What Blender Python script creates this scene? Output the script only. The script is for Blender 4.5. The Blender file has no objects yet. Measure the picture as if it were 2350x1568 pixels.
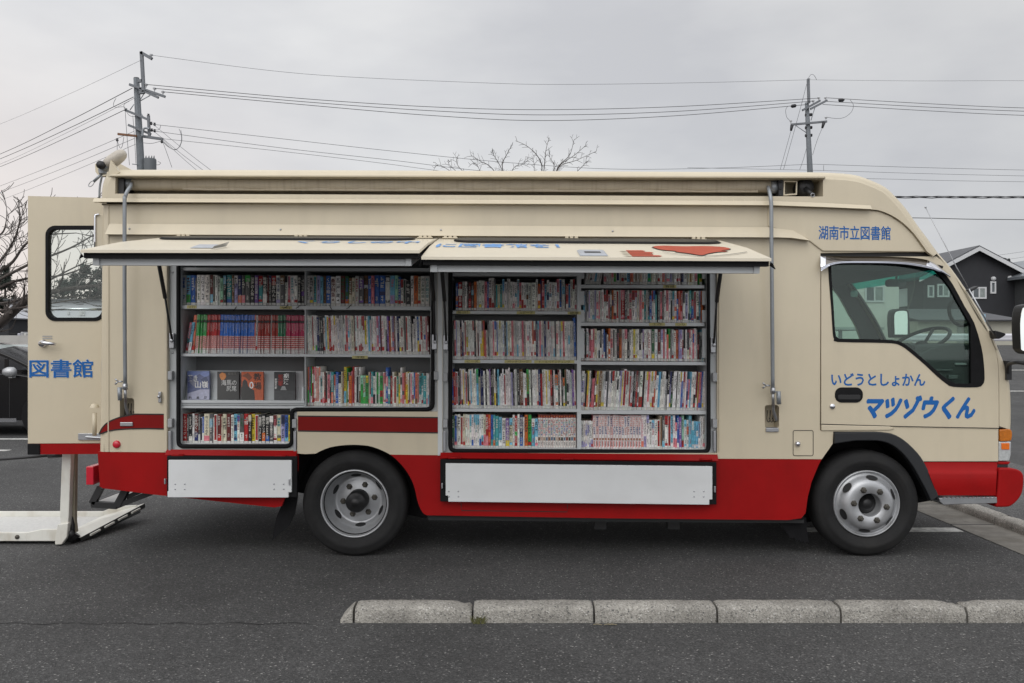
import bpy, bmesh, math, random
from mathutils import Vector, Matrix, noise
from mathutils.geometry import tessellate_polygon
R = math.radians
S = bpy.context.scene
COL = S.collection
rnd = random.Random(7)

# ------------------------------------------------------------------ camera
F, D0, CZ = 1943.2, 5.6, 1.43
cam = bpy.data.cameras.new('camera')
cam.sensor_width = 36.0
cam.lens = F / 2350 * 36.0
cam.clip_start, cam.clip_end = 0.05, 3000
camo = bpy.data.objects.new('camera', cam)
camo.location = (0, -D0, CZ)
camo.rotation_euler = (R(90), 0, 0)
COL.objects.link(camo)
S.camera = camo

# ------------------------------------------------------------------ sky, sun, exposure
SUN_EL, SUN_AZ = R(42), R(200)            # behind the camera, a little to the left
w = bpy.data.worlds.new('World')
S.world = w
w.use_nodes = True
nt = w.node_tree
nt.nodes.clear()
N = nt.nodes.new
out = N('ShaderNodeOutputWorld'); bg = N('ShaderNodeBackground'); bg.inputs['Strength'].default_value = 0.1
sky = N('ShaderNodeTexSky'); sky.sky_type = 'NISHITA'; sky.sun_disc = False
sky.sun_elevation = SUN_EL; sky.sun_rotation = SUN_AZ
tc = N('ShaderNodeTexCoord')
mp = N('ShaderNodeMapping'); mp.inputs['Scale'].default_value = (1.0, 1.0, 2.6)
nz = N('ShaderNodeTexNoise'); nz.inputs['Scale'].default_value = 3.0; nz.inputs['Detail'].default_value = 5; nz.inputs['Roughness'].default_value = .5
cr = N('ShaderNodeValToRGB')
cr.color_ramp.elements[0].position = .36; cr.color_ramp.elements[0].color = (.575, .58, .602, 1)
cr.color_ramp.elements[1].position = .68; cr.color_ramp.elements[1].color = (.745, .745, .745, 1)
sx = N('ShaderNodeSeparateXYZ')
# the cloud deck is brighter and warmer towards the west, and brighter behind the camera
mx = N('ShaderNodeMapRange'); mx.inputs['From Min'].default_value = -.6; mx.inputs['From Max'].default_value = .6
mx.inputs['To Min'].default_value = 1.17; mx.inputs['To Max'].default_value = .90
my = N('ShaderNodeMapRange'); my.inputs['From Min'].default_value = .5; my.inputs['From Max'].default_value = -.8
my.inputs['To Min'].default_value = 10.0; my.inputs['To Max'].default_value = 17.0
mul = N('ShaderNodeMath'); mul.operation = 'MULTIPLY'
sc1 = N('ShaderNodeVectorMath'); sc1.operation = 'SCALE'
# a warm glow low in the west
g1 = N('ShaderNodeMapRange'); g1.inputs['From Min'].default_value = .02; g1.inputs['From Max'].default_value = .34
g1.inputs['To Min'].default_value = 1; g1.inputs['To Max'].default_value = 0
g2 = N('ShaderNodeMapRange'); g2.inputs['From Min'].default_value = -.15; g2.inputs['From Max'].default_value = -.5
g2.inputs['To Min'].default_value = 0; g2.inputs['To Max'].default_value = 1
gm = N('ShaderNodeMath'); gm.operation = 'MULTIPLY'
mw = N('ShaderNodeMixRGB'); mw.inputs['Color2'].default_value = (8.8, 7.8, 7.3, 1)
mixs = N('ShaderNodeMixRGB'); mixs.inputs['Fac'].default_value = .06
L = nt.links.new
L(tc.outputs['Generated'], mp.inputs['Vector']); L(mp.outputs['Vector'], nz.inputs['Vector']); L(nz.outputs['Fac'], cr.inputs['Fac'])
L(tc.outputs['Generated'], sx.inputs['Vector']); L(sx.outputs['X'], mx.inputs['Value']); L(sx.outputs['Y'], my.inputs['Value'])
mz = N('ShaderNodeMapRange'); mz.inputs['From Min'].default_value = .35; mz.inputs['From Max'].default_value = 1.0
mz.inputs['To Min'].default_value = 1.04; mz.inputs['To Max'].default_value = 1.8
mul2 = N('ShaderNodeMath'); mul2.operation = 'MULTIPLY'
L(mx.outputs['Result'], mul2.inputs[0]); L(sx.outputs['Z'], mz.inputs['Value']); L(mz.outputs['Result'], mul2.inputs[1])
L(mul2.outputs['Value'], mul.inputs[0]); L(my.outputs['Result'], mul.inputs[1])
L(cr.outputs['Color'], sc1.inputs[0]); L(mul.outputs['Value'], sc1.inputs['Scale'])
L(sx.outputs['Z'], g1.inputs['Value']); L(sx.outputs['X'], g2.inputs['Value'])
L(g1.outputs['Result'], gm.inputs[0]); L(g2.outputs['Result'], gm.inputs[1])
L(gm.outputs['Value'], mw.inputs['Fac']); L(sc1.outputs['Vector'], mw.inputs['Color1'])
L(mw.outputs['Color'], mixs.inputs['Color1']); L(sky.outputs['Color'], mixs.inputs['Color2'])
L(mixs.outputs['Color'], bg.inputs['Color']); L(bg.outputs['Background'], out.inputs['Surface'])

sun = bpy.data.lights.new('sun', 'SUN'); sun.energy = 0.8; sun.angle = R(45); sun.color = (1, .97, .93)
suno = bpy.data.objects.new('sun', sun); COL.objects.link(suno)
_d = Vector((math.sin(SUN_AZ) * math.cos(SUN_EL), math.cos(SUN_AZ) * math.cos(SUN_EL), math.sin(SUN_EL)))
suno.rotation_euler = _d.to_track_quat('Z', 'Y').to_euler(); suno.location = (0, -20, 25)
S.view_settings.view_transform = 'Standard'; S.view_settings.look = 'None'
S.view_settings.exposure = 0.0; S.view_settings.gamma = 1
S.cycles.use_denoising = True
S.cycles.max_bounces = 8; S.cycles.transparent_max_bounces = 16
S.cycles.sample_clamp_indirect = 6

# ------------------------------------------------------------------ helpers
def at(vx, vy, Y=0.0):
    d = D0 + Y
    return Vector(((vx - 1175) * d / F, Y, CZ + (784 - vy) * d / F))
def gx(vx, Y=0.0): return (vx - 1175) * (D0 + Y) / F
def gz(vy, Y=0.0): return CZ + (784 - vy) * (D0 + Y) / F
def pv(pts, Y=0.0): return [(gx(x, Y), gz(y, Y)) for x, y in pts]
def ground_z(y):
    t = min(1, max(0, (y - 9) / 27)); return 1.25 * t * t * (3 - 2 * t)
def lin(c):
    return tuple(((v / 255) / 12.92 if v / 255 <= .04045 else ((v / 255 + .055) / 1.055) ** 2.4) for v in c)
def smooth_path(pts, n=4, closed=False):
    P = [Vector(p) for p in pts]; m = len(P); o = []
    rng = range(m if closed else m - 1)
    for i in rng:
        if closed: a, b, c, d = P[(i - 1) % m], P[i], P[(i + 1) % m], P[(i + 2) % m]
        else: a, b, c, d = P[max(i - 1, 0)], P[i], P[i + 1], P[min(i + 2, m - 1)]
        for k in range(n):
            t = k / n
            o.append(.5 * ((2 * b) + (c - a) * t + (2 * a - 5 * b + 4 * c - d) * t * t + (3 * b - a - 3 * c + d) * t ** 3))
    if not closed: o.append(P[-1])
    return o
def s2(pts, n=4): return [(p[0], p[1]) for p in smooth_path([(x, y, 0) for x, y in pts], n)]
def rrect(x0, y0, x1, y1, r, n=5):
    o = []
    for cx, cy, a in ((x1 - r, y1 - r, 0), (x0 + r, y1 - r, 90), (x0 + r, y0 + r, 180), (x1 - r, y0 + r, 270)):
        for k in range(n + 1):
            t = R(a + 90 * k / n); o.append((cx + r * math.cos(t), cy + r * math.sin(t)))
    return o

class MB:
    def __init__(self): self.v = []; self.f = []; self.mi = []; self.sm = []; self.col = []
    def add(self, vs, fs, mi=0, sm=False, col=None):
        b = len(self.v); self.v += [tuple(p) for p in vs]
        for f in fs:
            self.f.append(tuple(b + i for i in f)); self.mi.append(mi); self.sm.append(sm); self.col.append(col)
        return self
    def box(self, x0, x1, y0, y1, z0, z1, mi=0, col=None):
        vs = [(x, y, z) for z in (z0, z1) for y in (y0, y1) for x in (x0, x1)]
        return self.add(vs, [(0, 1, 3, 2), (4, 6, 7, 5), (0, 4, 5, 1), (2, 3, 7, 6), (0, 2, 6, 4), (1, 5, 7, 3)], mi, False, col)
    def quad(self, a, b, c, d, mi=0, col=None): return self.add([a, b, c, d], [(0, 1, 2, 3)], mi, False, col)
    def prism(self, poly, y0, y1, holes=(), mi=0, col=None, back=True, wall=True):
        loops = [list(poly)] + [list(h) for h in holes]
        flat = [p for l in loops for p in l]; n = len(flat)
        vs = [(p[0], y0, p[1]) for p in flat] + [(p[0], y1, p[1]) for p in flat]
        if holes: tris = [tuple(t) for t in tessellate_polygon([[Vector((p[0], p[1], 0)) for p in l] for l in loops])]
        else: tris = [tuple(range(n))]
        fs = list(tris)
        if back: fs += [tuple(n + i for i in t[::-1]) for t in tris]
        b = 0
        if wall:
            for l in loops:
                m = len(l)
                for i in range(m): fs.append((b + i, b + (i + 1) % m, n + b + (i + 1) % m, n + b + i))
                b += m
        return self.add(vs, fs, mi, False, col)
    def tube(self, path, r, n=8, mi=0, cap=True, col=None, sm=True):
        P = [Vector(p) for p in path]; m = len(P)
        rr = r if isinstance(r, (list, tuple)) else [r] * m
        vs = []; up = None
        for i in range(m):
            t = (P[min(i + 1, m - 1)] - P[max(i - 1, 0)])
            t = t.normalized() if t.length > 1e-9 else Vector((0, 0, 1))
            if up is None: up = t.orthogonal().normalized()
            else:
                up = up - t * up.dot(t); up = up.normalized() if up.length > 1e-6 else t.orthogonal().normalized()
            s = t.cross(up)
            for k in range(n):
                a = 2 * math.pi * k / n; vs.append(P[i] + (up * math.cos(a) + s * math.sin(a)) * rr[i])
        fs = [(i * n + k, i * n + (k + 1) % n, (i + 1) * n + (k + 1) % n, (i + 1) * n + k) for i in range(m - 1) for k in range(n)]
        self.add(vs, fs, mi, sm, col)
        if cap: self.add(vs[:n], [tuple(range(n))], mi, False, col).add(vs[-n:], [tuple(range(n))], mi, False, col)
        return self
    def beam(self, a, b, w, h=None, mi=0, col=None):          # square-section bar from a to b
        h = h or w; a = Vector(a); b = Vector(b); t = (b - a).normalized()
        ref = Vector((0, 1, 0)) if abs(t.y) < .9 else Vector((1, 0, 0))
        s = t.cross(ref).normalized() * w / 2; u = ref - t * ref.dot(t); u = u.normalized() * h / 2
        vs = [p + i * s + j * u for p in (a, b) for i, j in ((-1, -1), (1, -1), (1, 1), (-1, 1))]
        return self.add(vs, [(0, 1, 2, 3), (7, 6, 5, 4), (0, 4, 5, 1), (1, 5, 6, 2), (2, 6, 7, 3), (3, 7, 4, 0)], mi, False, col)
    def lathe(self, prof, c, n=40, mi=0, axis='Y', sm=True, col=None):
        c = Vector(c); vs = []
        for r, h in prof:
            for k in range(n):
                a = 2 * math.pi * k / n
                if axis == 'Y': vs.append(c + Vector((r * math.cos(a), h, r * math.sin(a))))
                elif axis == 'Z': vs.append(c + Vector((r * math.cos(a), r * math.sin(a), h)))
                else: vs.append(c + Vector((h, r * math.cos(a), r * math.sin(a))))
        fs = [(i * n + k, i * n + (k + 1) % n, (i + 1) * n + (k + 1) % n, (i + 1) * n + k) for i in range(len(prof) - 1) for k in range(n)]
        return self.add(vs, fs, mi, sm, col)
    def disc(self, c, rx, rz, ny=0.0, n=20, mi=0, rot=0, col=None):
        vs = []
        for k in range(n):
            a = 2 * math.pi * k / n; x, z = rx * math.cos(a), rz * math.sin(a)
            vs.append((c[0] + x * math.cos(rot) - z * math.sin(rot), c[1] + ny, c[2] + x * math.sin(rot) + z * math.cos(rot)))
        return self.add(vs, [tuple(range(n))], mi, False, col)
    def ribbon(self, pts, wd, y, mi=0, col=None):             # flat strip in the XZ plane along pts
        P = [Vector((p[0], 0, p[1])) for p in pts]; vs = []
        for i, p in enumerate(P):
            t = (P[min(i + 1, len(P) - 1)] - P[max(i - 1, 0)]).normalized(); nrm = Vector((-t.z, 0, t.x)) * wd / 2
            for q in (p + nrm, p - nrm): vs.append((q.x, y, q.z))
        return self.add(vs, [(2 * i, 2 * i + 1, 2 * i + 3, 2 * i + 2) for i in range(len(P) - 1)], mi, False, col)
    def build(self, name, mat, parent=None, bev=0, seg=2, recalc=True):
        me = bpy.data.meshes.new(name); me.from_pydata(self.v, [], self.f)
        for m in (mat if isinstance(mat, (list, tuple)) else [mat]): me.materials.append(m)
        me.polygons.foreach_set('material_index', self.mi)
        me.polygons.foreach_set('use_smooth', self.sm)
        if any(c is not None for c in self.col):
            at_ = me.color_attributes.new('Col', 'FLOAT_COLOR', 'CORNER'); data = []
            for p in me.polygons:
                c = self.col[p.index] or (.5, .5, .5); data += [c[0], c[1], c[2], 1.0] * p.loop_total
            at_.data.foreach_set('color', data)
        if recalc or bev:
            bm = bmesh.new(); bm.from_mesh(me)
            bmesh.ops.remove_doubles(bm, verts=bm.verts, dist=1e-6)
            bmesh.ops.recalc_face_normals(bm, faces=bm.faces)
            if bev:
                es = [e for e in bm.edges if len(e.link_faces) == 2 and e.calc_face_angle(0) > .6]
                bmesh.ops.bevel(bm, geom=es, offset=bev, segments=seg, affect='EDGES', profile=.5, clamp_overlap=True)
            bm.to_mesh(me); bm.free()
        o = bpy.data.objects.new(name, me); COL.objects.link(o)
        if parent is not None:
            o.parent = parent
            if parent.type == 'EMPTY': o.matrix_parent_inverse = Matrix.Translation(-parent.location)
        return o

def tag(o, label=None, cat=None, group=None, kind=None):
    if label: o['label'] = label
    if cat: o['category'] = cat
    if group: o['group'] = group
    if kind: o['kind'] = kind
    return o
def thing(name, label, cat, loc=(0, 0, 0), group=None):
    o = bpy.data.objects.new(name, None); o.location = loc; o.empty_display_size = .2; COL.objects.link(o)
    return tag(o, label, cat, group)

# ------------------------------------------------------------------ materials
MATS = {}
def mat(name, col, rough=.5, metal=0.0, var=None, bump=None, spec=.5, coat=0.0, dirt=None):
    m = bpy.data.materials.new(name); m.use_nodes = True; nt = m.node_tree; b = nt.nodes['Principled BSDF']
    b.inputs['Base Color'].default_value = (*col, 1); b.inputs['Roughness'].default_value = rough; b.inputs['Metallic'].default_value = metal
    b.inputs['Specular IOR Level'].default_value = spec; b.inputs['Coat Weight'].default_value = coat
    b.inputs['Coat Roughness'].default_value = .12
    geo = nt.nodes.new('ShaderNodeNewGeometry')
    if var:                                   # gentle mottling of the colour: (scale, amount)
        n1 = nt.nodes.new('ShaderNodeTexNoise'); n1.inputs['Scale'].default_value = var[0]; n1.inputs['Detail'].default_value = 6; n1.inputs['Roughness'].default_value = .62
        nt.links.new(geo.outputs['Position'], n1.inputs['Vector'])
        mr = nt.nodes.new('ShaderNodeMapRange'); mr.inputs['From Min'].default_value = .3; mr.inputs['From Max'].default_value = .7
        mr.inputs['To Min'].default_value = 1 - var[1]; mr.inputs['To Max'].default_value = 1 + var[1] * .5
        nt.links.new(n1.outputs['Fac'], mr.inputs['Value'])
        sc = nt.nodes.new('ShaderNodeVectorMath'); sc.operation = 'SCALE'; sc.inputs[0].default_value = col
        nt.links.new(mr.outputs['Result'], sc.inputs['Scale']); last = sc.outputs['Vector']
        if dirt:                              # streaky grime: (colour, amount, scale vector)
            mpn = nt.nodes.new('ShaderNodeMapping'); mpn.inputs['Scale'].default_value = dirt[2]
            n2 = nt.nodes.new('ShaderNodeTexNoise'); n2.inputs['Scale'].default_value = 1; n2.inputs['Detail'].default_value = 7
            nt.links.new(geo.outputs['Position'], mpn.inputs['Vector']); nt.links.new(mpn.outputs['Vector'], n2.inputs['Vector'])
            m2 = nt.nodes.new('ShaderNodeMapRange'); m2.inputs['From Min'].default_value = .5; m2.inputs['From Max'].default_value = .8
            m2.inputs['To Min'].default_value = 0; m2.inputs['To Max'].default_value = dirt[1]
            nt.links.new(n2.outputs['Fac'], m2.inputs['Value'])
            mxn = nt.nodes.new('ShaderNodeMixRGB'); mxn.inputs['Color2'].default_value = (*dirt[0], 1)
            nt.links.new(m2.outputs['Result'], mxn.inputs['Fac']); nt.links.new(last, mxn.inputs['Color1']); last = mxn.outputs['Color']
        nt.links.new(last, b.inputs['Base Color'])
    if bump:                                  # (scale, distance)
        n3 = nt.nodes.new('ShaderNodeTexNoise'); n3.inputs['Scale'].default_value = bump[0]; n3.inputs['Detail'].default_value = 5
        nt.links.new(geo.outputs['Position'], n3.inputs['Vector'])
        bp = nt.nodes.new('ShaderNodeBump'); bp.inputs['Distance'].default_value = bump[1]; bp.inputs['Strength'].default_value = .6
        nt.links.new(n3.outputs['Fac'], bp.inputs['Height']); nt.links.new(bp.outputs['Normal'], b.inputs['Normal'])
    MATS[name] = m
    return m
def glass(name, tint, refl=.08):
    m = bpy.data.materials.new(name); m.use_nodes = True; nt = m.node_tree; nt.nodes.clear()
    o = nt.nodes.new('ShaderNodeOutputMaterial'); t = nt.nodes.new('ShaderNodeBsdfTransparent'); g = nt.nodes.new('ShaderNodeBsdfGlossy')
    t.inputs['Color'].default_value = (*tint, 1); g.inputs['Roughness'].default_value = .03; g.inputs['Color'].default_value = (.9, .95, .95, 1)
    lw = nt.nodes.new('ShaderNodeLayerWeight'); lw.inputs['Blend'].default_value = .5
    pw = nt.nodes.new('ShaderNodeMath'); pw.operation = 'POWER'; pw.inputs[1].default_value = 4.0; nt.links.new(lw.outputs['Facing'], pw.inputs[0])
    fr = nt.nodes.new('ShaderNodeMath'); fr.operation = 'MULTIPLY'; fr.inputs[1].default_value = .55; nt.links.new(pw.outputs['Value'], fr.inputs[0])
    ad = nt.nodes.new('ShaderNodeMath'); ad.operation = 'ADD'; ad.inputs[1].default_value = refl; ad.use_clamp = True
    mx = nt.nodes.new('ShaderNodeMixShader'); nt.links.new(fr.outputs['Value'], ad.inputs[0]); nt.links.new(ad.outputs['Value'], mx.inputs['Fac'])
    nt.links.new(t.outputs['BSDF'], mx.inputs[1]); nt.links.new(g.outputs['BSDF'], mx.inputs[2]); nt.links.new(mx.outputs['Shader'], o.inputs['Surface'])
    return m
cream = mat('cream_paint', (.575, .507, .378), .36, 0, (3.0, .04), (420, .0005), .4, .3, ((.34, .30, .23), .16, (9, 9, 1.6)))
cream_lo = mat('cream_trim', (.56, .495, .37), .45, 0, (4.0, .06))
red = mat('red_paint', (.30, .006, .0065), .45, 0, (3.5, .10), (420, .0005), .12, .06, ((.12, .008, .006), .35, (6, 6, 3)))
stripe_red = mat('stripe_red_vinyl', (.20, .007, .006), .5, 0, (5, .1), None, .15)
black_line = mat('black_vinyl', (.012, .011, .011), .5)
blue = mat('blue_lettering', (.014, .115, .37), .55, 0, None, None, .2)
pale_edge = mat('lettering_edge', (.62, .62, .60), .5)
rubber = mat('black_rubber', (.009, .009, .010), .65, 0, (20, .25), None, .15)
tyre_m = mat('tyre_rubber', (.012, .012, .0125), .8, 0, (9, .35), (60, .002), .4, 0, ((.035, .033, .03), .45, (5, 5, 5)))
white_al = mat('white_aluminium', (.66, .675, .68), .45, .0, (2.5, .05), (90, .0004), .4, 0, ((.40, .40, .39), .18, (4, 4, 7)))
grey_al = mat('grey_frame_paint', (.46, .48, .49), .45, 0, (3, .08))
shelf_m = mat('grey_shelf_enamel', (.56, .585, .595), .45, 0, (3, .05))
dark_in = mat('dark_interior', (.22, .225, .23), .7, 0, (3, .1))
steel = mat('brushed_steel', (.42, .43, .45), .35, .8, (12, .1))
galv = mat('grey_painted_tube', (.27, .29, .31), .38, .35, (10, .12))
chrome = mat('chrome', (.68, .69, .73), .12, 1)
silver = mat('silver_wheel_paint', (.44, .45, .465), .38, .55, (14, .12), None, .5, 0, ((.16, .14, .12), .5, (14, 14, 14)))
hub_m = mat('greasy_hub', (.018, .018, .019), .45, .3, (30, .4))
nut_m = mat('rusty_nut', (.095, .088, .075), .55, .6, (60, .4))
awning_m = mat('awning_canvas', (.42, .37, .29), .85, 0, (6, .08), (140, .002), .2, 0, ((.22, .19, .14), .5, (40, 3, 2)))
lens_red = mat('red_lens', (.50, .012, .03), .25, 0, None, None, .5, .4)
lens_amber = mat('amber_lens', (.50, .15, .012), .2, 0, (60, .3), None, .5, .5)
lens_orange = mat('orange_lens', (.75, .16, .01), .25, 0, (60, .2), None, .5, .5)
lens_clear = mat('clear_lens', (.55, .57, .57), .12, .2, (50, .25), None, .6, .6)
plastic = mat('black_plastic', (.016, .016, .017), .5)
seat_m = mat('dark_upholstery', (.030, .033, .036), .9)
grey_dash = mat('dash_vent_grey', (.12, .125, .13), .5)
dash_m = mat('grey_dashboard', (.05, .054, .055), .65)
bag_m = mat('cloudy_plastic_cover', (.46, .42, .36), .35, 0, (14, .2), (22, .01))
lift_m = mat('white_lift_paint', (.68, .675, .62), .5, 0, (5, .1), None, .4, 0, ((.28, .21, .12), .6, (7, 7, 3)))
tread_m = mat('white_tread_plate', (.60, .60, .58), .5, .1, (40, .12), (110, .006))
glass_cab = glass('cab_glass', (.75, .84, .80), .035)
glass_door = glass('door_glass', (.92, .95, .93), .03)
glass_shade = glass('windscreen_shade_band', (.03, .42, .34), .04)
glass_black = mat('dark_tinted_glass', (.02, .022, .026), .06, 0, None, None, .7, .5)
flap_glass = mat('flap_window_glass', (.016, .018, .022), .35, 0, None, None, .06)
acrylic = glass('acrylic_sheet', (.93, .94, .94), .015)
mirror_m = mat('mirror_glass', (.85, .88, .87), .02, 1)
concrete = mat('kerb_concrete', (.33, .315, .28), .9, 0, (45, .40), (160, .006), .2, 0, ((.14, .125, .10), .8, (14, 14, 26)))
gutter_m = mat('gutter_concrete', (.19, .18, .16), .9, 0, (9, .3), (120, .005), .2, 0, ((.09, .08, .065), .7, (2, 5, 4)))
pole_m = mat('pole_concrete', (.16, .175, .19), .85, 0, (6, .15))
cable_m = mat('black_cable', (.022, .022, .026), .6)
wire_m = mat('grey_wire', (.11, .115, .125), .5)
insul_m = mat('white_insulator', (.55, .56, .58), .3)
arm_grey = mat('crossarm_grey', (.15, .16, .175), .55, .2, (8, .2))
rust = mat('rusty_steel', (.22, .11, .06), .8, .2, (20, .3))
bark = mat('cherry_bark', (.075, .062, .055), .9, 0, (14, .35))
bark_l = mat('grey_twig_bark', (.070, .060, .055), .9, 0, (14, .3))
house_dark = mat('charcoal_siding', (.020, .021, .025), .7, 0, (3, .12))
house_white = mat('white_render', (.58, .59, .55), .85, 0, (2, .06))
roof_dark = mat('grey_roof_sheet', (.085, .087, .095), .55, .1, (3, .2))
white_trim = mat('white_trim', (.55, .56, .57), .6)
win_dark = mat('house_window_pane', (.075, .09, .10), .08, 0, (2, .3), None, .6)
curtain_m = mat('net_curtain_pane', (.24, .27, .26), .25, 0, (12, .3))
road_white = mat('road_paint', (.56, .56, .53), .8, 0, (22, .4), (150, .003), .2, 0, ((.08, .08, .08), .9, (13, 13, 13)))
car_black = mat('black_car_paint', (.004, .004, .005), .22, .0, None, None, .25, .25)
car_white = mat('white_car_paint', (.66, .67, .68), .2, 0, None, None, .5, .6)
sill_grey = mat('plain_grey_board', (.34, .35, .36), .6, 0, (5, .1))
yellow_tape = mat('yellow_shelf_label', (.50, .45, .19), .6)
ink = mat('black_ink', (.02, .02, .02), .6)
pic_red = mat('picture_red', (.40, .085, .05), .6, 0, (20, .12), None, .1)
pic_wood = mat('pencil_wood', (.52, .47, .36), .5)

def asphalt(name, base, speck, scale=140, stops=((.5, .92), (.86, 1.25), (.965, 1.75), (.982, 2.2)), lo=.55, tint=(1, .99, .98), patch=1.1):
    m = bpy.data.materials.new(name); m.use_nodes = True; nt = m.node_tree; b = nt.nodes['Principled BSDF']; N = nt.nodes.new; L = nt.links.new
    b.inputs['Roughness'].default_value = .85; b.inputs['Specular IOR Level'].default_value = .3
    geo = N('ShaderNodeNewGeometry')
    vo = N('ShaderNodeTexVoronoi'); vo.inputs['Scale'].default_value = scale; L(geo.outputs['Position'], vo.inputs['Vector'])
    sp = N('ShaderNodeSeparateColor'); L(vo.outputs['Color'], sp.inputs['Color'])
    r1 = N('ShaderNodeValToRGB'); e = r1.color_ramp.elements
    e[0].position = 0; e[0].color = (base * lo, base * lo, base * lo, 1); e[1].position = 1; e[1].color = (speck, speck * .97, speck * .92, 1)
    for p, v in stops:
        v *= base; q = e.new(p); q.color = (v * tint[0], v * tint[1], v * tint[2], 1)
    L(sp.outputs['Red'], r1.inputs['Fac'])
    n1 = N('ShaderNodeTexNoise'); n1.inputs['Scale'].default_value = patch; n1.inputs['Detail'].default_value = 9; n1.inputs['Roughness'].default_value = .65; L(geo.outputs['Position'], n1.inputs['Vector'])
    mr = N('ShaderNodeMapRange'); mr.inputs['From Min'].default_value = .3; mr.inputs['From Max'].default_value = .7; mr.inputs['To Min'].default_value = .68; mr.inputs['To Max'].default_value = 1.25
    L(n1.outputs['Fac'], mr.inputs['Value'])
    sc = N('ShaderNodeVectorMath'); sc.operation = 'SCALE'; L(r1.outputs['Color'], sc.inputs[0]); L(mr.outputs['Result'], sc.inputs['Scale'])
    L(sc.outputs['Vector'], b.inputs['Base Color'])
    bp = N('ShaderNodeBump'); bp.inputs['Strength'].default_value = .7; bp.inputs['Distance'].default_value = .005
    L(vo.outputs['Distance'], bp.inputs['Height']); L(bp.outputs['Normal'], b.inputs['Normal'])
    return m
asph = asphalt('asphalt', .064, .30, patch=.7)
kerb_m = asphalt('kerb_concrete', .29, .46, 150, ((.04, .58), (.14, .80), (.5, 1.0), (.85, 1.16), (.95, 1.3)), .35, (1, .955, .86), 5.0)
asph2 = asphalt('pavement_asphalt', .10, .30)

def colour_attr_mat(name, rough):
    m = bpy.data.materials.new(name); m.use_nodes = True; nt = m.node_tree; b = nt.nodes['Principled BSDF']
    b.inputs['Roughness'].default_value = rough
    a = nt.nodes.new('ShaderNodeAttribute'); a.attribute_name = 'Col'
    geo = nt.nodes.new('ShaderNodeNewGeometry'); n = nt.nodes.new('ShaderNodeTexNoise'); n.inputs['Scale'].default_value = 55; n.inputs['Detail'].default_value = 4
    nt.links.new(geo.outputs['Position'], n.inputs['Vector'])
    mr = nt.nodes.new('ShaderNodeMapRange'); mr.inputs['From Min'].default_value = .3; mr.inputs['From Max'].default_value = .7; mr.inputs['To Min'].default_value = .82; mr.inputs['To Max'].default_value = 1.1
    nt.links.new(n.outputs['Fac'], mr.inputs['Value'])
    sc = nt.nodes.new('ShaderNodeVectorMath'); sc.operation = 'SCALE'
    nt.links.new(a.outputs['Color'], sc.inputs[0]); nt.links.new(mr.outputs['Result'], sc.inputs['Scale']); nt.links.new(sc.outputs['Vector'], b.inputs['Base Color'])
    return m
book_m = colour_attr_mat('book_cover', .42)

# ------------------------------------------------------------------ lettering
_G = {}
def glyph(ch, bold=0.0):
    k = (ch, bold)
    if k not in _G:
        cu = bpy.data.curves.new('g', 'FONT'); cu.body = ch; cu.size = 1; cu.offset = bold; cu.resolution_u = 2
        o = bpy.data.objects.new('g', cu); COL.objects.link(o)
        dg = bpy.context.evaluated_depsgraph_get()
        me = bpy.data.meshes.new_from_object(o.evaluated_get(dg))
        vs = [(v.co.x, v.co.y) for v in me.vertices]; fs = [tuple(p.vertices) for p in me.polygons]
        bpy.data.objects.remove(o); bpy.data.curves.remove(cu); bpy.data.meshes.remove(me)
        _G[k] = (vs, fs)
    return _G[k]
def write(mb, text, frame, bold=0.0, mi=0, col=None, fit=True, vertical=False):
    """frame(u, v) -> 3D point for u, v in 0..1 over the text rectangle; cells of one character each."""
    n = len(text)
    for i, ch in enumerate(text):
        if ch == ' ': continue
        vs, fs = glyph(ch, bold)
        if not vs: continue
        xs = [p[0] for p in vs]; ys = [p[1] for p in vs]
        x0, x1, y0, y1 = (min(xs), max(xs), min(ys), max(ys))
        if fit is True: bx0, bx1, by0, by1 = min(x0, .04), max(x1, .96), min(y0, -.09), max(y1, .85)
        else: bx0, bx1, by0, by1 = x0, x1, y0, y1
        P = []
        for x, y in vs:
            u = (x - bx0) / max(bx1 - bx0, 1e-6) * .94 + .03; v = (y - by0) / max(by1 - by0, 1e-6) * .94 + .03
            P.append(frame(u, (n - 1 - i + v) / n) if vertical else frame((i + u) / n, v))
        mb.add(P, fs, mi, False, col)

def write_bold(mb, text, frame, d, bold=.004, step=-.00010):
    n = len(text)
    for k, (a, b) in enumerate(((0, 0), (d, 0), (-d, 0), (0, d), (0, -d), (d * .7, d * .7), (-d * .7, -d * .7), (d * .7, -d * .7), (-d * .7, d * .7))):
        write(mb, text, lambda u, v: frame(u + a / n, v + b) + Vector((0, step * k, 0)), bold)
# ------------------------------------------------------------------ ground and road
def sheet(name, x0, x1, ys, z_off, m, kind='structure', nx=1):
    mb = MB(); vs = []; k = nx + 1
    for y in ys:
        for i in range(k): vs.append((x0 + (x1 - x0) * i / nx, y, ground_z(y) + z_off))
    mb.add(vs, [(j * k + i, j * k + i + 1, (j + 1) * k + i + 1, (j + 1) * k + i) for j in range(len(ys) - 1) for i in range(nx)], 0, True)
    return tag(mb.build(name, m, recalc=False), kind=kind)
YS = [-60, -10, 0, 5, 9, 11, 13, 15, 17, 19, 21, 23, 25, 27, 29, 31, 33, 36, 60, 150, 900]
sheet('ground', -700, 700, YS, 0, asph)
GX0, GX1, KX1, PX1 = 3.42, 3.765, 3.885, 5.6
yr = [-9, 0, 5, 9]
sheet('gutter', GX0, GX1, yr, .004, gutter_m)
mb = MB()
for y in (-7.2, -5.4, -3.6, -1.8, 0.02, 1.0, 1.83, 3.6, 5.4, 7.2): mb.box(GX0 + .003, GX1 - .003, y - .006, y + .006, 0, .006)
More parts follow.
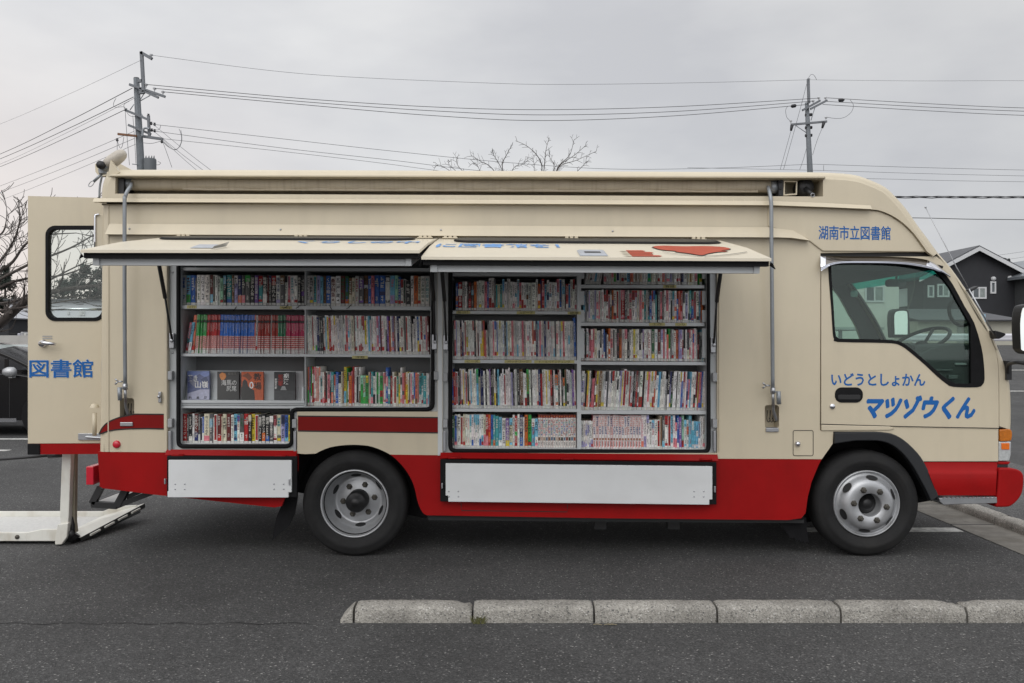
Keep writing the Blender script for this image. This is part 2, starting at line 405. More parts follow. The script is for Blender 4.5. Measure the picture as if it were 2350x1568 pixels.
tag(mb.build('gutter_joints', plastic), kind='structure')
mb = MB(); mb.box(KX1, PX1, -9, 9, -.05, .070); tag(mb.build('pavement', asph2), kind='structure')
mb = MB()
mb.box(2.2, 3.39, .76, .89, .0, .004); tag(mb.build('parking_line', road_white), kind='structure')
mb = MB()
for x0, x1, y in ((-9.5, -3.9, 6.75), (-12, -6.6, 5.45)): mb.box(x0, x1, y, y + .12, 0, .004)
tag(mb.build('parking_line', road_white), kind='structure')
mb = MB()
for y in (15.5, 21): mb.box(6.5, 30, y, y + .15, ground_z(y) - .02, ground_z(y + .15) + .006)
tag(mb.build('road_line', road_white), kind='structure')
# a crack across the forecourt on the left
mb = MB()
pts = [(gx(v, -1.31), 0, -1.31 + .012 * math.sin(v * .05) + rnd.uniform(-.006, .006)) for v in range(-20, 720, 12)]
vs = []
for i, p in enumerate(pts):
    h = .0015 + .0035 * rnd.random()
    vs += [(p[0], p[2] - h, .003), (p[0], p[2] + h, .003)]
mb.add(vs, [(2 * i, 2 * i + 1, 2 * i + 3, 2 * i + 2) for i in range(len(pts) - 1)])
tag(mb.build('road_crack', mat('crack_tar', (.022, .022, .022), .9), recalc=False), kind='structure')

def kerb_block(p0, p1, prof, axis, seed, chip0=0.0, chip1=0.0, n=44, taper=0.0):
    """kerb stone: a profile (across, up) swept between p0 and p1 along an axis, pitted, with worn ends."""
    mb = MB(); vs = []; rg = random.Random(seed); m = len(prof)
    for i in range(n + 1):
        t = i / n; s = p0 + (p1 - p0) * t
        e0, e1 = (s - p0), (p1 - s)
        for j, (a, z) in enumerate(prof):
            q = Vector((s * 9 + seed, a * 30, z * 30))
            wob = noise.noise(q) * .0022 + noise.noise(q * 4) * .0022
            zz = z
            if z > .03:
                r0 = max(0, 1 - e0 / .02); r1 = max(0, 1 - e1 / .02)
                zz = z * (1 - .07 * (r0 ** 2 + r1 ** 2)) - chip0 * max(0, 1 - e0 / .10) * z * (.5 + .6 * noise.noise(q * 2)) - chip1 * max(0, 1 - e1 / .11) * z * (.5 + .6 * noise.noise(q * 2.3))
                if taper: zz *= 1 - taper * (1 - t)
                zz += wob
            aa = a + (wob if 0 < j < m - 1 else 0)
            vs.append((s, aa, zz) if axis == 'X' else (aa, s, zz))
    fs = [(i * m + j, i * m + j + 1, (i + 1) * m + j + 1, (i + 1) * m + j) for i in range(n) for j in range(m - 1)]
    mb.add(vs, fs, 0, True); mb.add(vs[:m], [tuple(range(m))]); mb.add(vs[-m:], [tuple(range(m))])
    return mb
KY = -1.30
prof = [(KY + .002, -.02), (KY, .02), (KY + .004, .058), (KY + .010, .072), (KY + .022, .080), (KY + .05, .083), (KY + .085, .085), (KY + .112, .084), (KY + .122, .074), (KY + .125, .05), (KY + .125, -.02)]
joints = [812, 1084.5, 1363.7, 1646.5, 1930.6, 2220.5, 2500]
klab = ['concrete kerb block with crumbled right corner, beside the small sloping end piece',
        'concrete kerb block with a grass tuft at its left joint',
        'clean edged concrete kerb block below the middle of the long white lower flap',
        'concrete kerb block with a dark pit on its top edge, below the skirt right side',
        'concrete kerb block in front of the front wheel, with a broken right corner',
        'rightmost concrete kerb block, running out of the picture']
tag(kerb_block(gx(781, KY), gx(809, KY), prof, 'X', 3, 0, 0, 8, .75).build('kerb_block', kerb_m), 'small sloping broken kerb end piece at the left end of the kerb line', 'kerb block', 'kerb blocks lining the parking bay')
for i in range(6):
    c0 = (.0, .05, .0, .0, .0, .25)[i]; c1 = (.5, .0, .05, .1, .45, 0)[i]
    tag(kerb_block(gx(joints[i], KY) + .005, gx(joints[i + 1], KY) - .005, prof, 'X', 11 + i * 5, c0, c1).build('kerb_block', kerb_m), klab[i], 'kerb block', 'kerb blocks lining the parking bay')
profr = [(GX1 - .0, -.02), (GX1, .03), (GX1 + .006, .058), (GX1 + .02, .068), (KX1 - .02, .072), (KX1, .072), (KX1, -.02)]
ks = [-.95, -.30, .36, 1.02, 1.68, 2.34, 3.0, 3.66]
rl = ['pavement kerb stone nearest to the camera at the right edge', 'pavement kerb stone beside the gutter, second nearest to the camera', 'pavement kerb stone right below the truck bumper, by the darkest gutter stain',
      'pavement kerb stone behind the truck bumper, under the chrome step end', 'pavement kerb stone just beyond the chrome step', 'pavement kerb stone hidden mostly behind the front wheel', 'farthest pavement kerb stone behind the front wheel']
for i in range(7):
    if i < 1: continue
    if i > 5: continue
    tag(kerb_block(ks[i] + .004, ks[i + 1] - .004, profr, 'Y', 60 + i, .1, .1).build('kerb_stone', kerb_m), rl[i], 'kerb stone', 'kerb stones along the pavement')
# weeds in the kerb joint
def weed(name, c, n, h, label):
    mb = MB()
    for k in range(n):
        a = rnd.uniform(0, 6.28); b = Vector((c[0] + rnd.uniform(-.03, .03), c[1] + rnd.uniform(-.01, .008), 0)); tip = b + Vector((math.cos(a) * .035, -abs(math.sin(a)) * .025, h * rnd.uniform(.5, 1)))
        s = Vector((.002, 0, 0)); mid = (b + tip) / 2 + Vector((0, 0, .012))
        mb.add([b - s, b + s, mid + s * .7, mid - s * .7, tip], [(0, 1, 2, 3), (3, 2, 4)])
    tag(mb.build(name, mat('dry_grass' + str(n), (.13, .13, .05), .8), recalc=False), label, 'weed')
weed('grass_tuft', (gx(1100, KY), KY - .008, 0), 42, .05, 'small tuft of half dry grass in the kerb joint')
mb = MB()
for vx in (1395, 1404, 1370):
    p = at(vx, 1437, -1.33); mb.tube([(p.x - .02, -1.335, .004), (p.x, -1.34, .009), (p.x + .025, -1.337, .004)], .002, 5)
tag(mb.build('straw_litter', mat('straw', (.30, .26, .17), .9)), 'few bits of pale straw lying at the kerb foot', 'litter', kind='stuff')

# ================================================================== THE TRUCK
T = thing('mobile_library_truck', 'cream and red mobile library truck with its book flaps, rear door and tail lift open', 'truck', (0, .95, 0))
WY = 1.9
def part(mb, name, m, parent=T, bev=0, label=None, **k):
    o = mb.build(name, m, parent, bev, **k)
    if label: o['label'] = label
    return o
def wedge(mb, top, bot, yt, ybm, yback):
    n = len(top); vs = [(x, yt, z) for x, z in top] + [(x, ybm, z) for x, z in bot] + [(x, yback, z) for x, z in bot]
    mb.add(vs, [(i, i + 1, n + i + 1, n + i) for i in range(n - 1)] + [(n + i, n + i + 1, 2 * n + i + 1, 2 * n + i) for i in range(n - 1)] + [(0, n, 2 * n), (n - 1, 2 * n - 1, 3 * n - 1)])
def inset_path(P, r):
    o = []
    for i, p in enumerate(P):
        a = P[max(i - 1, 0)]; b = P[min(i + 1, len(P) - 1)]; tx, tz = b[0] - a[0], b[1] - a[1]; l = math.hypot(tx, tz) or 1
        o.append((p[0] + tz / l * r, p[1] - tx / l * r))          # path runs so that the inside lies to its right
    return o
def rounded_hull(mb, P, y0, y1, r, n=5):
    loops = [(inset_path(P, r * (1 - math.sin(R(90 * k / n)))), y0 + r * (1 - math.cos(R(90 * k / n)))) for k in range(n + 1)]
    loops += [(P, y1 - r)] + [(inset_path(P, r * (1 - math.cos(R(90 * k / n)))), y1 - r + r * math.sin(R(90 * k / n))) for k in range(1, n + 1)]
    m = len(P); vs = [(x, y, z) for q, y in loops for x, z in q]
    mb.add(vs, [(i * m + j, i * m + j + 1, (i + 1) * m + j + 1, (i + 1) * m + j) for i in range(len(loops) - 1) for j in range(m - 1)], 0, True)
    return loops[0][0]

# roof fairing with the awning recess
roofV = [(231, 470), (231.5, 440), (236, 416), (245, 399), (262, 389.5), (300, 388.3), (800, 389.5), (1400, 392), (1800, 394), (1885, 394.5), (1955, 399), (1993, 410), (2032, 428), (2057, 451), (2083, 481), (2108, 517), (2129, 545), (2153, 578)]
roofP = s2(pv(roofV[:9]), 3)[:-1] + s2(pv(roofV[8:]), 3)
lipV = [(2123, 579), (2095, 540), (2070, 515), (2044, 497), (2018, 486), (1993, 482.5), (1890, 478), (1762, 473.5), (700, 468), (228, 466)]
FY = -.03
mb = MB()
inner = rounded_hull(mb, roofP, FY, WY + .03, .055)
hole = pv([(270, 408), (1885, 412), (1885, 453), (269, 446.5)])
lip = s2(pv(lipV[:7]), 3)[:-1] + pv(lipV[6:])
mb.prism(inner + lip, FY, FY + .03, [hole], back=False)
part(mb, 'roof_fairing', cream)
# far side of the fairing
mb = MB(); mb.prism(inner + lip, WY - .0, WY + .03); part(mb, 'far_fairing', cream)
mb = MB()                                                    # recess box
(hx0, hz1), (hx1, hz1b), (hx1b, hz0b), (hx0b, hz0) = hole
yb = .17
mb.quad((hx0, FY + .03, hz1), (hx1, FY + .03, hz1b), (hx1, yb, hz1b), (hx0, yb, hz1)); mb.quad((hx0b, FY + .03, hz0), (hx1b, FY + .03, hz0b), (hx1b, yb, hz0b + .03), (hx0b, yb, hz0 + .03))
mb.quad((hx0, FY + .03, hz0), (hx0, FY + .03, hz1), (hx0, yb, hz1), (hx0, yb, hz0)); mb.quad((hx1, FY + .03, hz0b), (hx1, FY + .03, hz1b), (hx1, yb, hz1b), (hx1, yb, hz0b))
mb.quad((hx0, yb, hz0), (hx1, yb, hz0b), (hx1, yb, hz1b), (hx0, yb, hz1))
part(mb, 'awning_recess', cream_lo, recalc=False)
mb = MB(); mb.prism(pv([(262, 403.5), (1887, 407), (1889, 412.5), (260, 408.5)]), FY - .022, FY + .01); part(mb, 'recess_lid', cream, bev=.004)
mb = MB(); wedge(mb, pv([(222, 457), (700, 459), (1762, 463), (1890, 468), (1993, 473.5)]), pv([(222, 466.5), (700, 468.5), (1762, 474), (1890, 478.5), (1993, 483)]), FY - .004, FY - .026, FY + .012); part(mb, 'side_ledge', cream)
mb = MB()
for k in range(58):
    vx = 285 + k * 25.4; mb.lathe([(.0, -.004), (.004, -.003), (.006, 0)], at(vx, 455.5 + (vx - 285) * .0036, FY - .001), 8)
part(mb, 'rivet_row', cream_lo)

# header band and strip under the fairing
mb = MB(); wedge(mb, pv([(252, 514), (700, 516), (1780, 522), (1812, 525), (1846, 545)]), pv([(249, 540), (700, 542), (1780, 547), (1812, 548), (1853, 554)]), -.006, -.050, .0); part(mb, 'hinge_rail', cream)
for vx, vy in ((297, 525), (644, 527), (1012, 528), (1406, 531)):
    mb = MB(); mb.lathe([(0, -.006), (.005, -.005), (.007, 0)], at(vx, vy, -.030), 8); part(mb, 'rail_screw', steel)

mb = MB(); mb.prism(pv([(1850, 549), (1887, 577), (2123, 579)] + [p for p in lipV[1:8]] + [(1762, 520)]), -.012, .02); part(mb, 'cab_header', cream, bev=.006)

# lower body skin
archR = s2([(979, 1183), (969, 1175.5), (959, 1153), (949.6, 1114.5), (935, 1085), (915.6, 1061), (891, 1041), (854, 1025.5), (824, 1021.5), (793, 1021.7), (757, 1027), (725, 1041), (703, 1059), (690, 1078), (683, 1100)], 3)
up = [p for p in archR if p[1] < 1042.5]
leftP = s2(pv([(223.5, 1037), (224.5, 950), (226, 800), (229, 520), (230.5, 466)]), 3)
mb = MB()
li = rounded_hull(mb, leftP, 0, WY, .05)
holeR = pv([(385, 556), (1004, 556), (1004, 945), (682, 945), (682, 1033), (385, 1033)])
holeF = pv([(1016, 556), (1646, 556), (1646, 1040), (1016, 1040)])
poc = [rrect(gx(275), gz(970), gx(308), gz(914), .018), rrect(gx(1755), gz(983), gx(1788), gz(930), .018)]
body = li + pv([(700, 467), (1762, 472), (1890, 477), (2123, 578), (1883, 581), (1881.5, 988), (1912.5, 990), (1911, 1018.6), (1901, 1033), (1886, 1054), (1646, 1053), (895, 1043.5)]) + pv(up) + pv([(700, 1042.5), (683, 1041)])
mb.prism(body, 0, .03, [holeR, holeF] + poc)
part(mb, 'body_side', cream)
mb = MB(); mb.prism(pv([(225, 1100), (229, 467), (2123, 467), (2123, 578), (1884, 581), (1884, 1100)]), WY - .05, WY); part(mb, 'far_body_side', cream)
mb = MB(); mb.box(gx(248), gx(250.3), -.006, .004, gz(1037), gz(468)); part(mb, 'corner_seam', cream_lo)
mb = MB()
for x0 in (372, 1646): mb.prism(pv([(x0 + 5, 598), (x0 + 12 if x0 < 1000 else x0 + 3, 598), (x0 + 12 if x0 < 1000 else x0 + 3, 1036), (x0 + 5, 1036)]), -.008, .0)
part(mb, 'jamb_trim', cream_lo, bev=.002)

# red skirts, hinge bar, stripes
mb = MB()
mb.prism(pv([(223.5, 1037), (683, 1041.6), (683, 1080), (668, 1110), (655, 1140), (646, 1162), (630, 1165), (358, 1136), (236, 1121), (229, 1117)]), .002, .03)
mb.prism(pv([p for p in archR if p[1] > 1042.5 and p[0] > 800]) + pv([(895, 1043.5), (1646, 1053.6), (1886, 1054.5)]) + pv([(1880, 1065), (1862.5, 1107), (1854, 1141), (1849, 1178), (1838.5, 1190), (1808, 1194), (1400, 1190)]), .002, .03)
mb.box(gx(223.5) , gx(226), .03, WY, gz(1118), gz(1037))
part(mb, 'skirt', red)
mb = MB(); mb.box(gx(226), gx(660), WY - .03, WY - .002, gz(1150), gz(1036)); mb.box(gx(975), gx(1850), WY - .03, WY - .002, gz(1192), gz(1036)); part(mb, 'far_skirt', red)
mb = MB(); mb.ribbon(pv([(1058, 1155), (1059, 1172), (1302, 1175), (1302.5, 1158)]), .005, .0); part(mb, 'skirt_hatch', black_line)
mb = MB(); wedge(mb, pv([(1011, 1038.5), (1646, 1043)]), pv([(1011, 1050), (1646, 1056)]), -.004, -.034, .0); wedge(mb, pv([(383, 1031.5), (682, 1034)]), pv([(383, 1043), (682, 1046)]), -.004, -.034, 0)
for vx, vy in ((1043, 1051), (1302, 1053.5), (1620, 1054.5), (408, 1045), (645, 1047)): mb.tube([at(vx - 14, vy, -.036), at(vx + 14, vy, -.036)], .008, 8)
part(mb, 'hinge_bar', red)
def stripe(top, bot, name='stripe'):
    mb = MB(); mb.prism(pv(top + bot[::-1]), -.003, 0.0); 
    o = part(mb, name, stripe_red); mb = MB(); mb.ribbon(pv(top), .008, -.0045); mb.ribbon(pv(bot), .008, -.0045); part(mb, 'stripe_edge', black_line, o); return o
stripe(s2([(228, 996), (236, 981), (249, 969), (266, 961), (282, 956)], 3) + [(310, 950.5), (378, 951)], s2([(228, 997), (240, 992.5), (252, 989), (270, 986), (300, 984)], 3) + [(340, 983.5), (378, 984.5)])
stripe([(684, 955), (1005, 958.5)], [(684, 989), (1005, 993.5)])
mb = MB(); mb.lathe([(0, -.016), (.018, -.015), (.024, -.010), (.026, 0)], at(268, 1020, 0), 24); part(mb, 'side_reflector', lens_red)

# filler hatch, latches
mb = MB(); q = rrect(gx(1820), gz(1046), gx(1866), gz(988), .012); mb.ribbon(q + q[:1], .004, -.0025); part(mb, 'filler_hatch', black_line)
mb = MB(); mb.lathe([(0, -.02), (.008, -.021), (.014, -.017), (.017, -.008), (.02, -.002), (.02, 0)], at(1830, 1019, 0), 20); part(mb, 'hatch_lock', chrome)
mb = MB(); mb.box(gx(365.5), gx(372), -.02, 0, gz(924), gz(899)); mb.lathe([(0, -.034), (.010, -.032), (.012, -.02)], at(368.5, 910, 0), 12); part(mb, 'flap_latch', steel, bev=.004)

# ---- awning roll, arms
mb = MB(); yr_ = .062
pts = [Vector((gx(306 + k * 14.6, yr_), yr_ + .004 * math.sin(k * .9), gz(422.6 + k * .055 + .5 * math.sin(k * .37), yr_))) for k in range(101)]
mb.tube(pts, [.0425 + .0010 * math.sin(k * 1.7) for k in range(101)], 20)
mb.prism([(p.x, p.z - .012) for p in (pts[8], pts[98])] + [(pts[98].x, pts[98].z - .046), (pts[50].x, pts[50].z - .045), (pts[12].x, pts[12].z - .046), (pts[8].x, pts[8].z - .04)], .034, .05)
aw = part(mb, 'awning_roll', awning_m)
mb = MB()
mb.tube([at(283, 423, yr_), at(306, 423, yr_)], .04, 18); part(mb, 'roll_end', galv, aw); mb = MB(); mb.tube([at(1766, 430, yr_), at(1785, 430.5, yr_)], .042, 18)
part(mb, 'roll_end', galv, aw)
mb = MB(); mb.box(gx(272), gx(284), .0, .15, gz(448), gz(410)); part(mb, 'awning_bracket', plastic); mb = MB(); mb.box(gx(1787), gx(1797), -.0, .15, gz(452), gz(413))
for k in range(3): mb.lathe([(0, -.006), (.007, -.004), (.009, 0)], at(1791.5, 418 + k * 15, -.002), 10, 0)
mb.lathe([(.0, -.05), (.045, -.05), (.06, -.02), (.062, .05)], at(1846, 431, .06), 14); mb.tube([at(1848, 434, .02), at(1866, 449, -.03)], [.02, .012], 10); mb.tube([at(1812, 452.5, -.0), at(1868, 455, -.02)], .007, 6)
part(mb, 'awning_gearbox', plastic)
mb = MB()
q = pv([(1799, 415), (1830, 415.5), (1829, 447), (1798, 449)]); q2 = pv([(1801.5, 417.5), (1827.5, 418), (1826.5, 444), (1801, 446)]); mb.prism(q, .0, .012, [q2]); part(mb, 'gearbox_bracket', cream_lo)
mb = MB(); c = at(1865, 448, -.032); mb.tube([c + Vector((.012 * math.cos(t * .7), 0, .012 * math.sin(t * .7))) for t in range(10)], .003, 6); part(mb, 'crank_eye', steel)
for path, sgn in (([(301, 420, .02), (299.5, 428, -.05), (293, 438, -.09), (287.5, 452, -.10), (286, 475, -.10), (286, 700, -.085), (287.5, 884, -.06)], -1), ([(1763, 430, .02), (1765, 437, -.05), (1768, 452, -.09), (1770, 475, -.10), (1770.5, 560, -.10), (1772, 720, -.085), (1773.5, 893, -.06)], 1)):
    mb = MB(); P = smooth_path([at(*p) for p in path], 5); mb.tube(P, .0125, 12)
    arm = part(mb, 'awning_arm', galv)
    bx, by = path[-1][0], path[-1][1]
    mb = MB(); mb.tube([at(bx, by - 3, -.06), at(bx, by + 10, -.06)], .017, 12); mb.tube([at(bx, by + 8, -.06), at(bx + 1, by + 40, -.03)], .010, 10)
    mb.tube(smooth_path([at(bx + 1, by + 38, -.03), at(bx + 2, by + 52, -.01), at(bx + 9, by + 72, .02)], 4), .011, 8)
    hb = part(mb, 'arm_socket', steel, arm)
    mb = MB(); sx_ = bx + sgn * 13
    mb.tube([at(sx_, by + 5, -.065), at(sx_ + 1, by + 35, -.065)], .0145, 10); mb.tube([at(bx, by + 5, -.06), at(sx_, by + 7, -.06)], .005, 6)
    part(mb, 'clamp_lever', galv, arm, bev=0)
    mb = MB(); mb.tube([at(bx - 6, by - 8, -.062), at(bx - 17, by - 8, -.065)], .006, 8)
    for dz in (-5, 5): mb.tube([at(bx - 16, by - 8, -.065), at(bx - 23, by - 8 + dz * 1.2, -.067)], [.004, .007], 6)
    part(mb, 'wing_bolt', steel, arm)
for (x0, y0, x1, y1) in ((275, 914, 308, 970), (1755, 930, 1788, 983)):
    mb = MB(); mb.box(gx(x0) - .003, gx(x1) + .003, .095, .10, gz(y1) - .003, gz(y0) + .003); 
    mb.box(gx(x0) - .003, gx(x0), .03, .1, gz(y1), gz(y0)); mb.box(gx(x1), gx(x1) + .003, .03, .1, gz(y1), gz(y0)); mb.box(gx(x0), gx(x1), .03, .1, gz(y0), gz(y0) + .003); mb.box(gx(x0), gx(x1), .03, .1, gz(y1) - .003, gz(y1))
    pk = part(mb, 'arm_pocket', cream_lo)
    mb = MB()
    for k in range(4):
        xx = x0 + 6 + k * 7; mb.tube(smooth_path([at(xx, y0 + 12, .08), at(xx - 1, y0 + 32, .06), at(xx + 3, y1 - 14, .05), at(xx + 6, y1 - 20, .06), at(xx + 4, y0 + 30, .08)], 3), .003, 5)
    part(mb, 'pocket_cable', plastic, pk)
    mb = MB(); mb.box(gx(x0 + 2), gx(x1 - 2), -.012, .06, gz(y1 + 8), gz(y1 - 1)); part(mb, 'pocket_lip', steel, pk, bev=.003)

# ---- openings: jambs, seals, shelves
def seal(pts, wv, y, name='door_seal'):
    mb = MB(); P = [at(x, y_, y) for x, y_ in pts]; mb.tube(P + P[:1], wv, 8, cap=False); return part(mb, name, rubber)
mb = MB()
jr_o = pv([(385, 556), (1004, 556), (1004, 945), (682, 945), (682, 1034), (385, 1034)]); jr_i = pv([(411, 560), (989, 560), (989, 938), (667, 938), (667, 1021), (411, 1021)])
mb.prism(jr_o, .03, .06, [jr_i]); mb.prism(pv([(1016, 556), (1646, 556), (1646, 1040), (1016, 1040)]), .03, .06, [pv([(1034, 560), (1624, 560), (1624, 1034), (1034, 1034)])])
part(mb, 'opening_frame', grey_al)
mb = MB(); mb.box(gx(1004.5), gx(1015.5), -.002, .04, gz(1046), gz(556)); part(mb, 'centre_post', shelf_m, bev=.003)
seal(s2([(409.5, 562), (409.5, 900)], 1) + s2([(409.5, 1010), (411, 1020), (419, 1024.5)], 3) + s2([(655, 1024.5), (666, 1021), (670, 1010)], 3) + s2([(670, 950), (672, 943), (680, 940)], 3) + s2([(978, 940), (989, 937), (993, 927)], 3) + [(993, 562)], .0145, .018)
seal([(1033.5, 562), (1033.5, 900)] + s2([(1033.5, 1020), (1036, 1031), (1046, 1035)], 3) + s2([(1612, 1037), (1623, 1034), (1626, 1022)], 3) + [(1626, 562)], .0145, .018)
for vx, vy in ((396, 625), (1001, 626), (1023, 626), (1636, 627), (396, 810), (1001, 808), (1023, 808), (1636, 809), (396, 972), (1023, 972), (1636, 972)):
    mb = MB(); mb.lathe([(0, -.006), (.006, -.004), (.008, 0)], at(vx, vy, .03), 8); part(mb, 'frame_screw', steel)
for vx, vy in ((391, 862), (391, 971), (1001, 862), (676, 972), (1022, 866), (1022, 972), (1640, 866), (1640, 972)):
    mb = MB(); mb.box(gx(vx - 5), gx(vx + 5), -.012, .03, gz(vy + 10), gz(vy - 10)); part(mb, 'flap_stop', sill_grey, bev=.004)
for vx in (390, 1020, 1640, 677):
    mb = MB(); mb.box(gx(vx - 3), gx(vx + 3), -.008, .03, gz(1036), gz(990)); part(mb, 'latch_rod', steel, bev=.002)
SY = .045
BS = MB(); yb2 = .34
BS.prism(pv([(405, 556), (998, 556), (998, 1036), (405, 1036)], yb2), yb2, yb2 + .02); BS.prism(pv([(1028, 556), (1640, 556), (1640, 1050), (1028, 1050)], yb2), yb2, yb2 + .02)
bs = part(BS, 'book_case', dark_in)
def board(name, x0, x1, ya, yb_, dx=0.0, m=shelf_m):
    mb = MB(); mb.prism(pv([(x0, ya), (x1, ya + dx), (x1, yb_ + dx), (x0, yb_)], SY), SY, yb2); return part(mb, name, m, bs, bev=.0015)
for x0, x1, ya, yb_, dx in ((411, 990, 614, 621, 1.5), (411, 990, 700.5, 709, 3), (411, 990, 811.5, 818, 2.5), (411, 699, 931, 937, 1), (699, 990, 933.5, 938.5, 1), (411, 668, 1018.5, 1026, 1), (411, 990, 560, 566, 0)): board('shelf', x0, x1, ya, yb_, dx)
for x0, x1, ya, yb_, dx in ((1036, 1325, 626, 633, .5), (1333, 1617, 653.5, 661, 1), (1036, 1325, 713, 720.5, 1.5), (1333, 1617, 740, 748, 1), (1036, 1325, 825.5, 833.5, 1.5), (1333, 1622, 830, 837.5, 1), (1036, 1325, 938, 945, 1), (1333, 1622, 942, 950.5, 1), (1036, 1325, 1029, 1040, 1), (1333, 1622, 1031.5, 1040, 1), (1036, 1622, 560, 566, 0)): board('shelf', x0, x1, ya, yb_, dx)
for x0, x1, ya, yb_ in ((699, 701.2, 621, 700), (699, 701.2, 709, 811), (699, 701.2, 818, 933), (410, 412.5, 560, 1022), (988, 990.5, 560, 938), (666, 668, 938, 1022), (1324.5, 1333.5, 560, 1036), (1034.5, 1037, 560, 1034), (1621.5, 1624, 560, 1034)): board('upright', x0, x1, ya, yb_)
for x0, x1 in ((1333.5, 1341), (1612, 1621.5)):
    for ya, yb_ in ((668, 700), (712, 739), (754, 822), (625, 640)):
        mb = MB(); mb.prism(pv([(x0, ya), (x1, ya), (x1, yb_), (x0, yb_)], SY + .005), SY + .005, SY + .02); part(mb, 'shelf_rack', shelf_m, bs)
# shelf tape labels
for txt, vx, vy, wv in (('マ行', 440, 704.5, 22), ('ヤ行', 656, 706.3, 28), ('洋裁', 826, 820, 36), ('名づけ', 1063, 717, 32), ('スピーチ', 1207, 718, 42), ('健康', 1318, 718.5, 30), ('育児', 1537, 658, 30), ('工作', 1508, 744.5, 36), ('つり', 1563, 744.8, 26), ('ビーズ', 1084, 829.5, 36), ('パッチワーク', 1189, 830, 62), ('トールペインティング', 1272, 830.5, 92)):
    mb = MB(); h = 3.4; mb.prism(pv([(vx - wv / 2, vy - h), (vx + wv / 2, vy - h), (vx + wv / 2, vy + h), (vx - wv / 2, vy + h)], SY - .002), SY - .002, SY)
    o = part(mb, 'shelf_label', yellow_tape, bs)
    cw = min(wv * .8, len(txt) * 11); mb = MB()
    write(mb, txt, lambda u, v, cx=vx, cy=vy, cw=cw: at(cx - cw / 2 + u * cw, cy + 3 - v * 6, SY - .0035)); part(mb, 'label_text', ink, o, recalc=False) if False else mb.build('label_text', ink, o, recalc=False)
# display tray
mb = MB(); mb.prism(pv([(414, 918.5), (698, 919.5), (698, 926), (414, 925)], .03), .03, .06); mb.prism(pv([(412, 919.5), (699, 920.5), (699, 930.8), (412, 930)], SY), SY, .12)
mb.box(gx(414, .05), gx(417.5, .05), .03, .06, gz(919, .05), gz(884, .05)); mb.box(gx(694, .05), gx(698, .05), .03, .06, gz(919, .05), gz(887, .05))
tray = part(mb, 'display_tray', shelf_m, bs, bev=.001)
BT = .115
mb = MB(); vs = [at(420, 850, BT + .10), at(696, 852, BT + .10), at(698, 922, BT + .01), at(416, 921, BT + .01)]; mb.quad(*vs); mb.build('tray_backrest', shelf_m, bs, recalc=False)
mb = MB(); mb.quad(at(418, 887, .038), at(693, 889, .038), at(694, 919.5, .038), at(417.5, 918.5, .038)); mb.build('tray_guard', acrylic, bs, recalc=False)

flap_cream = mat('pale_flap_paint', (.655, .60, .485), .4, 0, (3, .05), (300, .0004), .35, .25)  # paler cream than the body sides
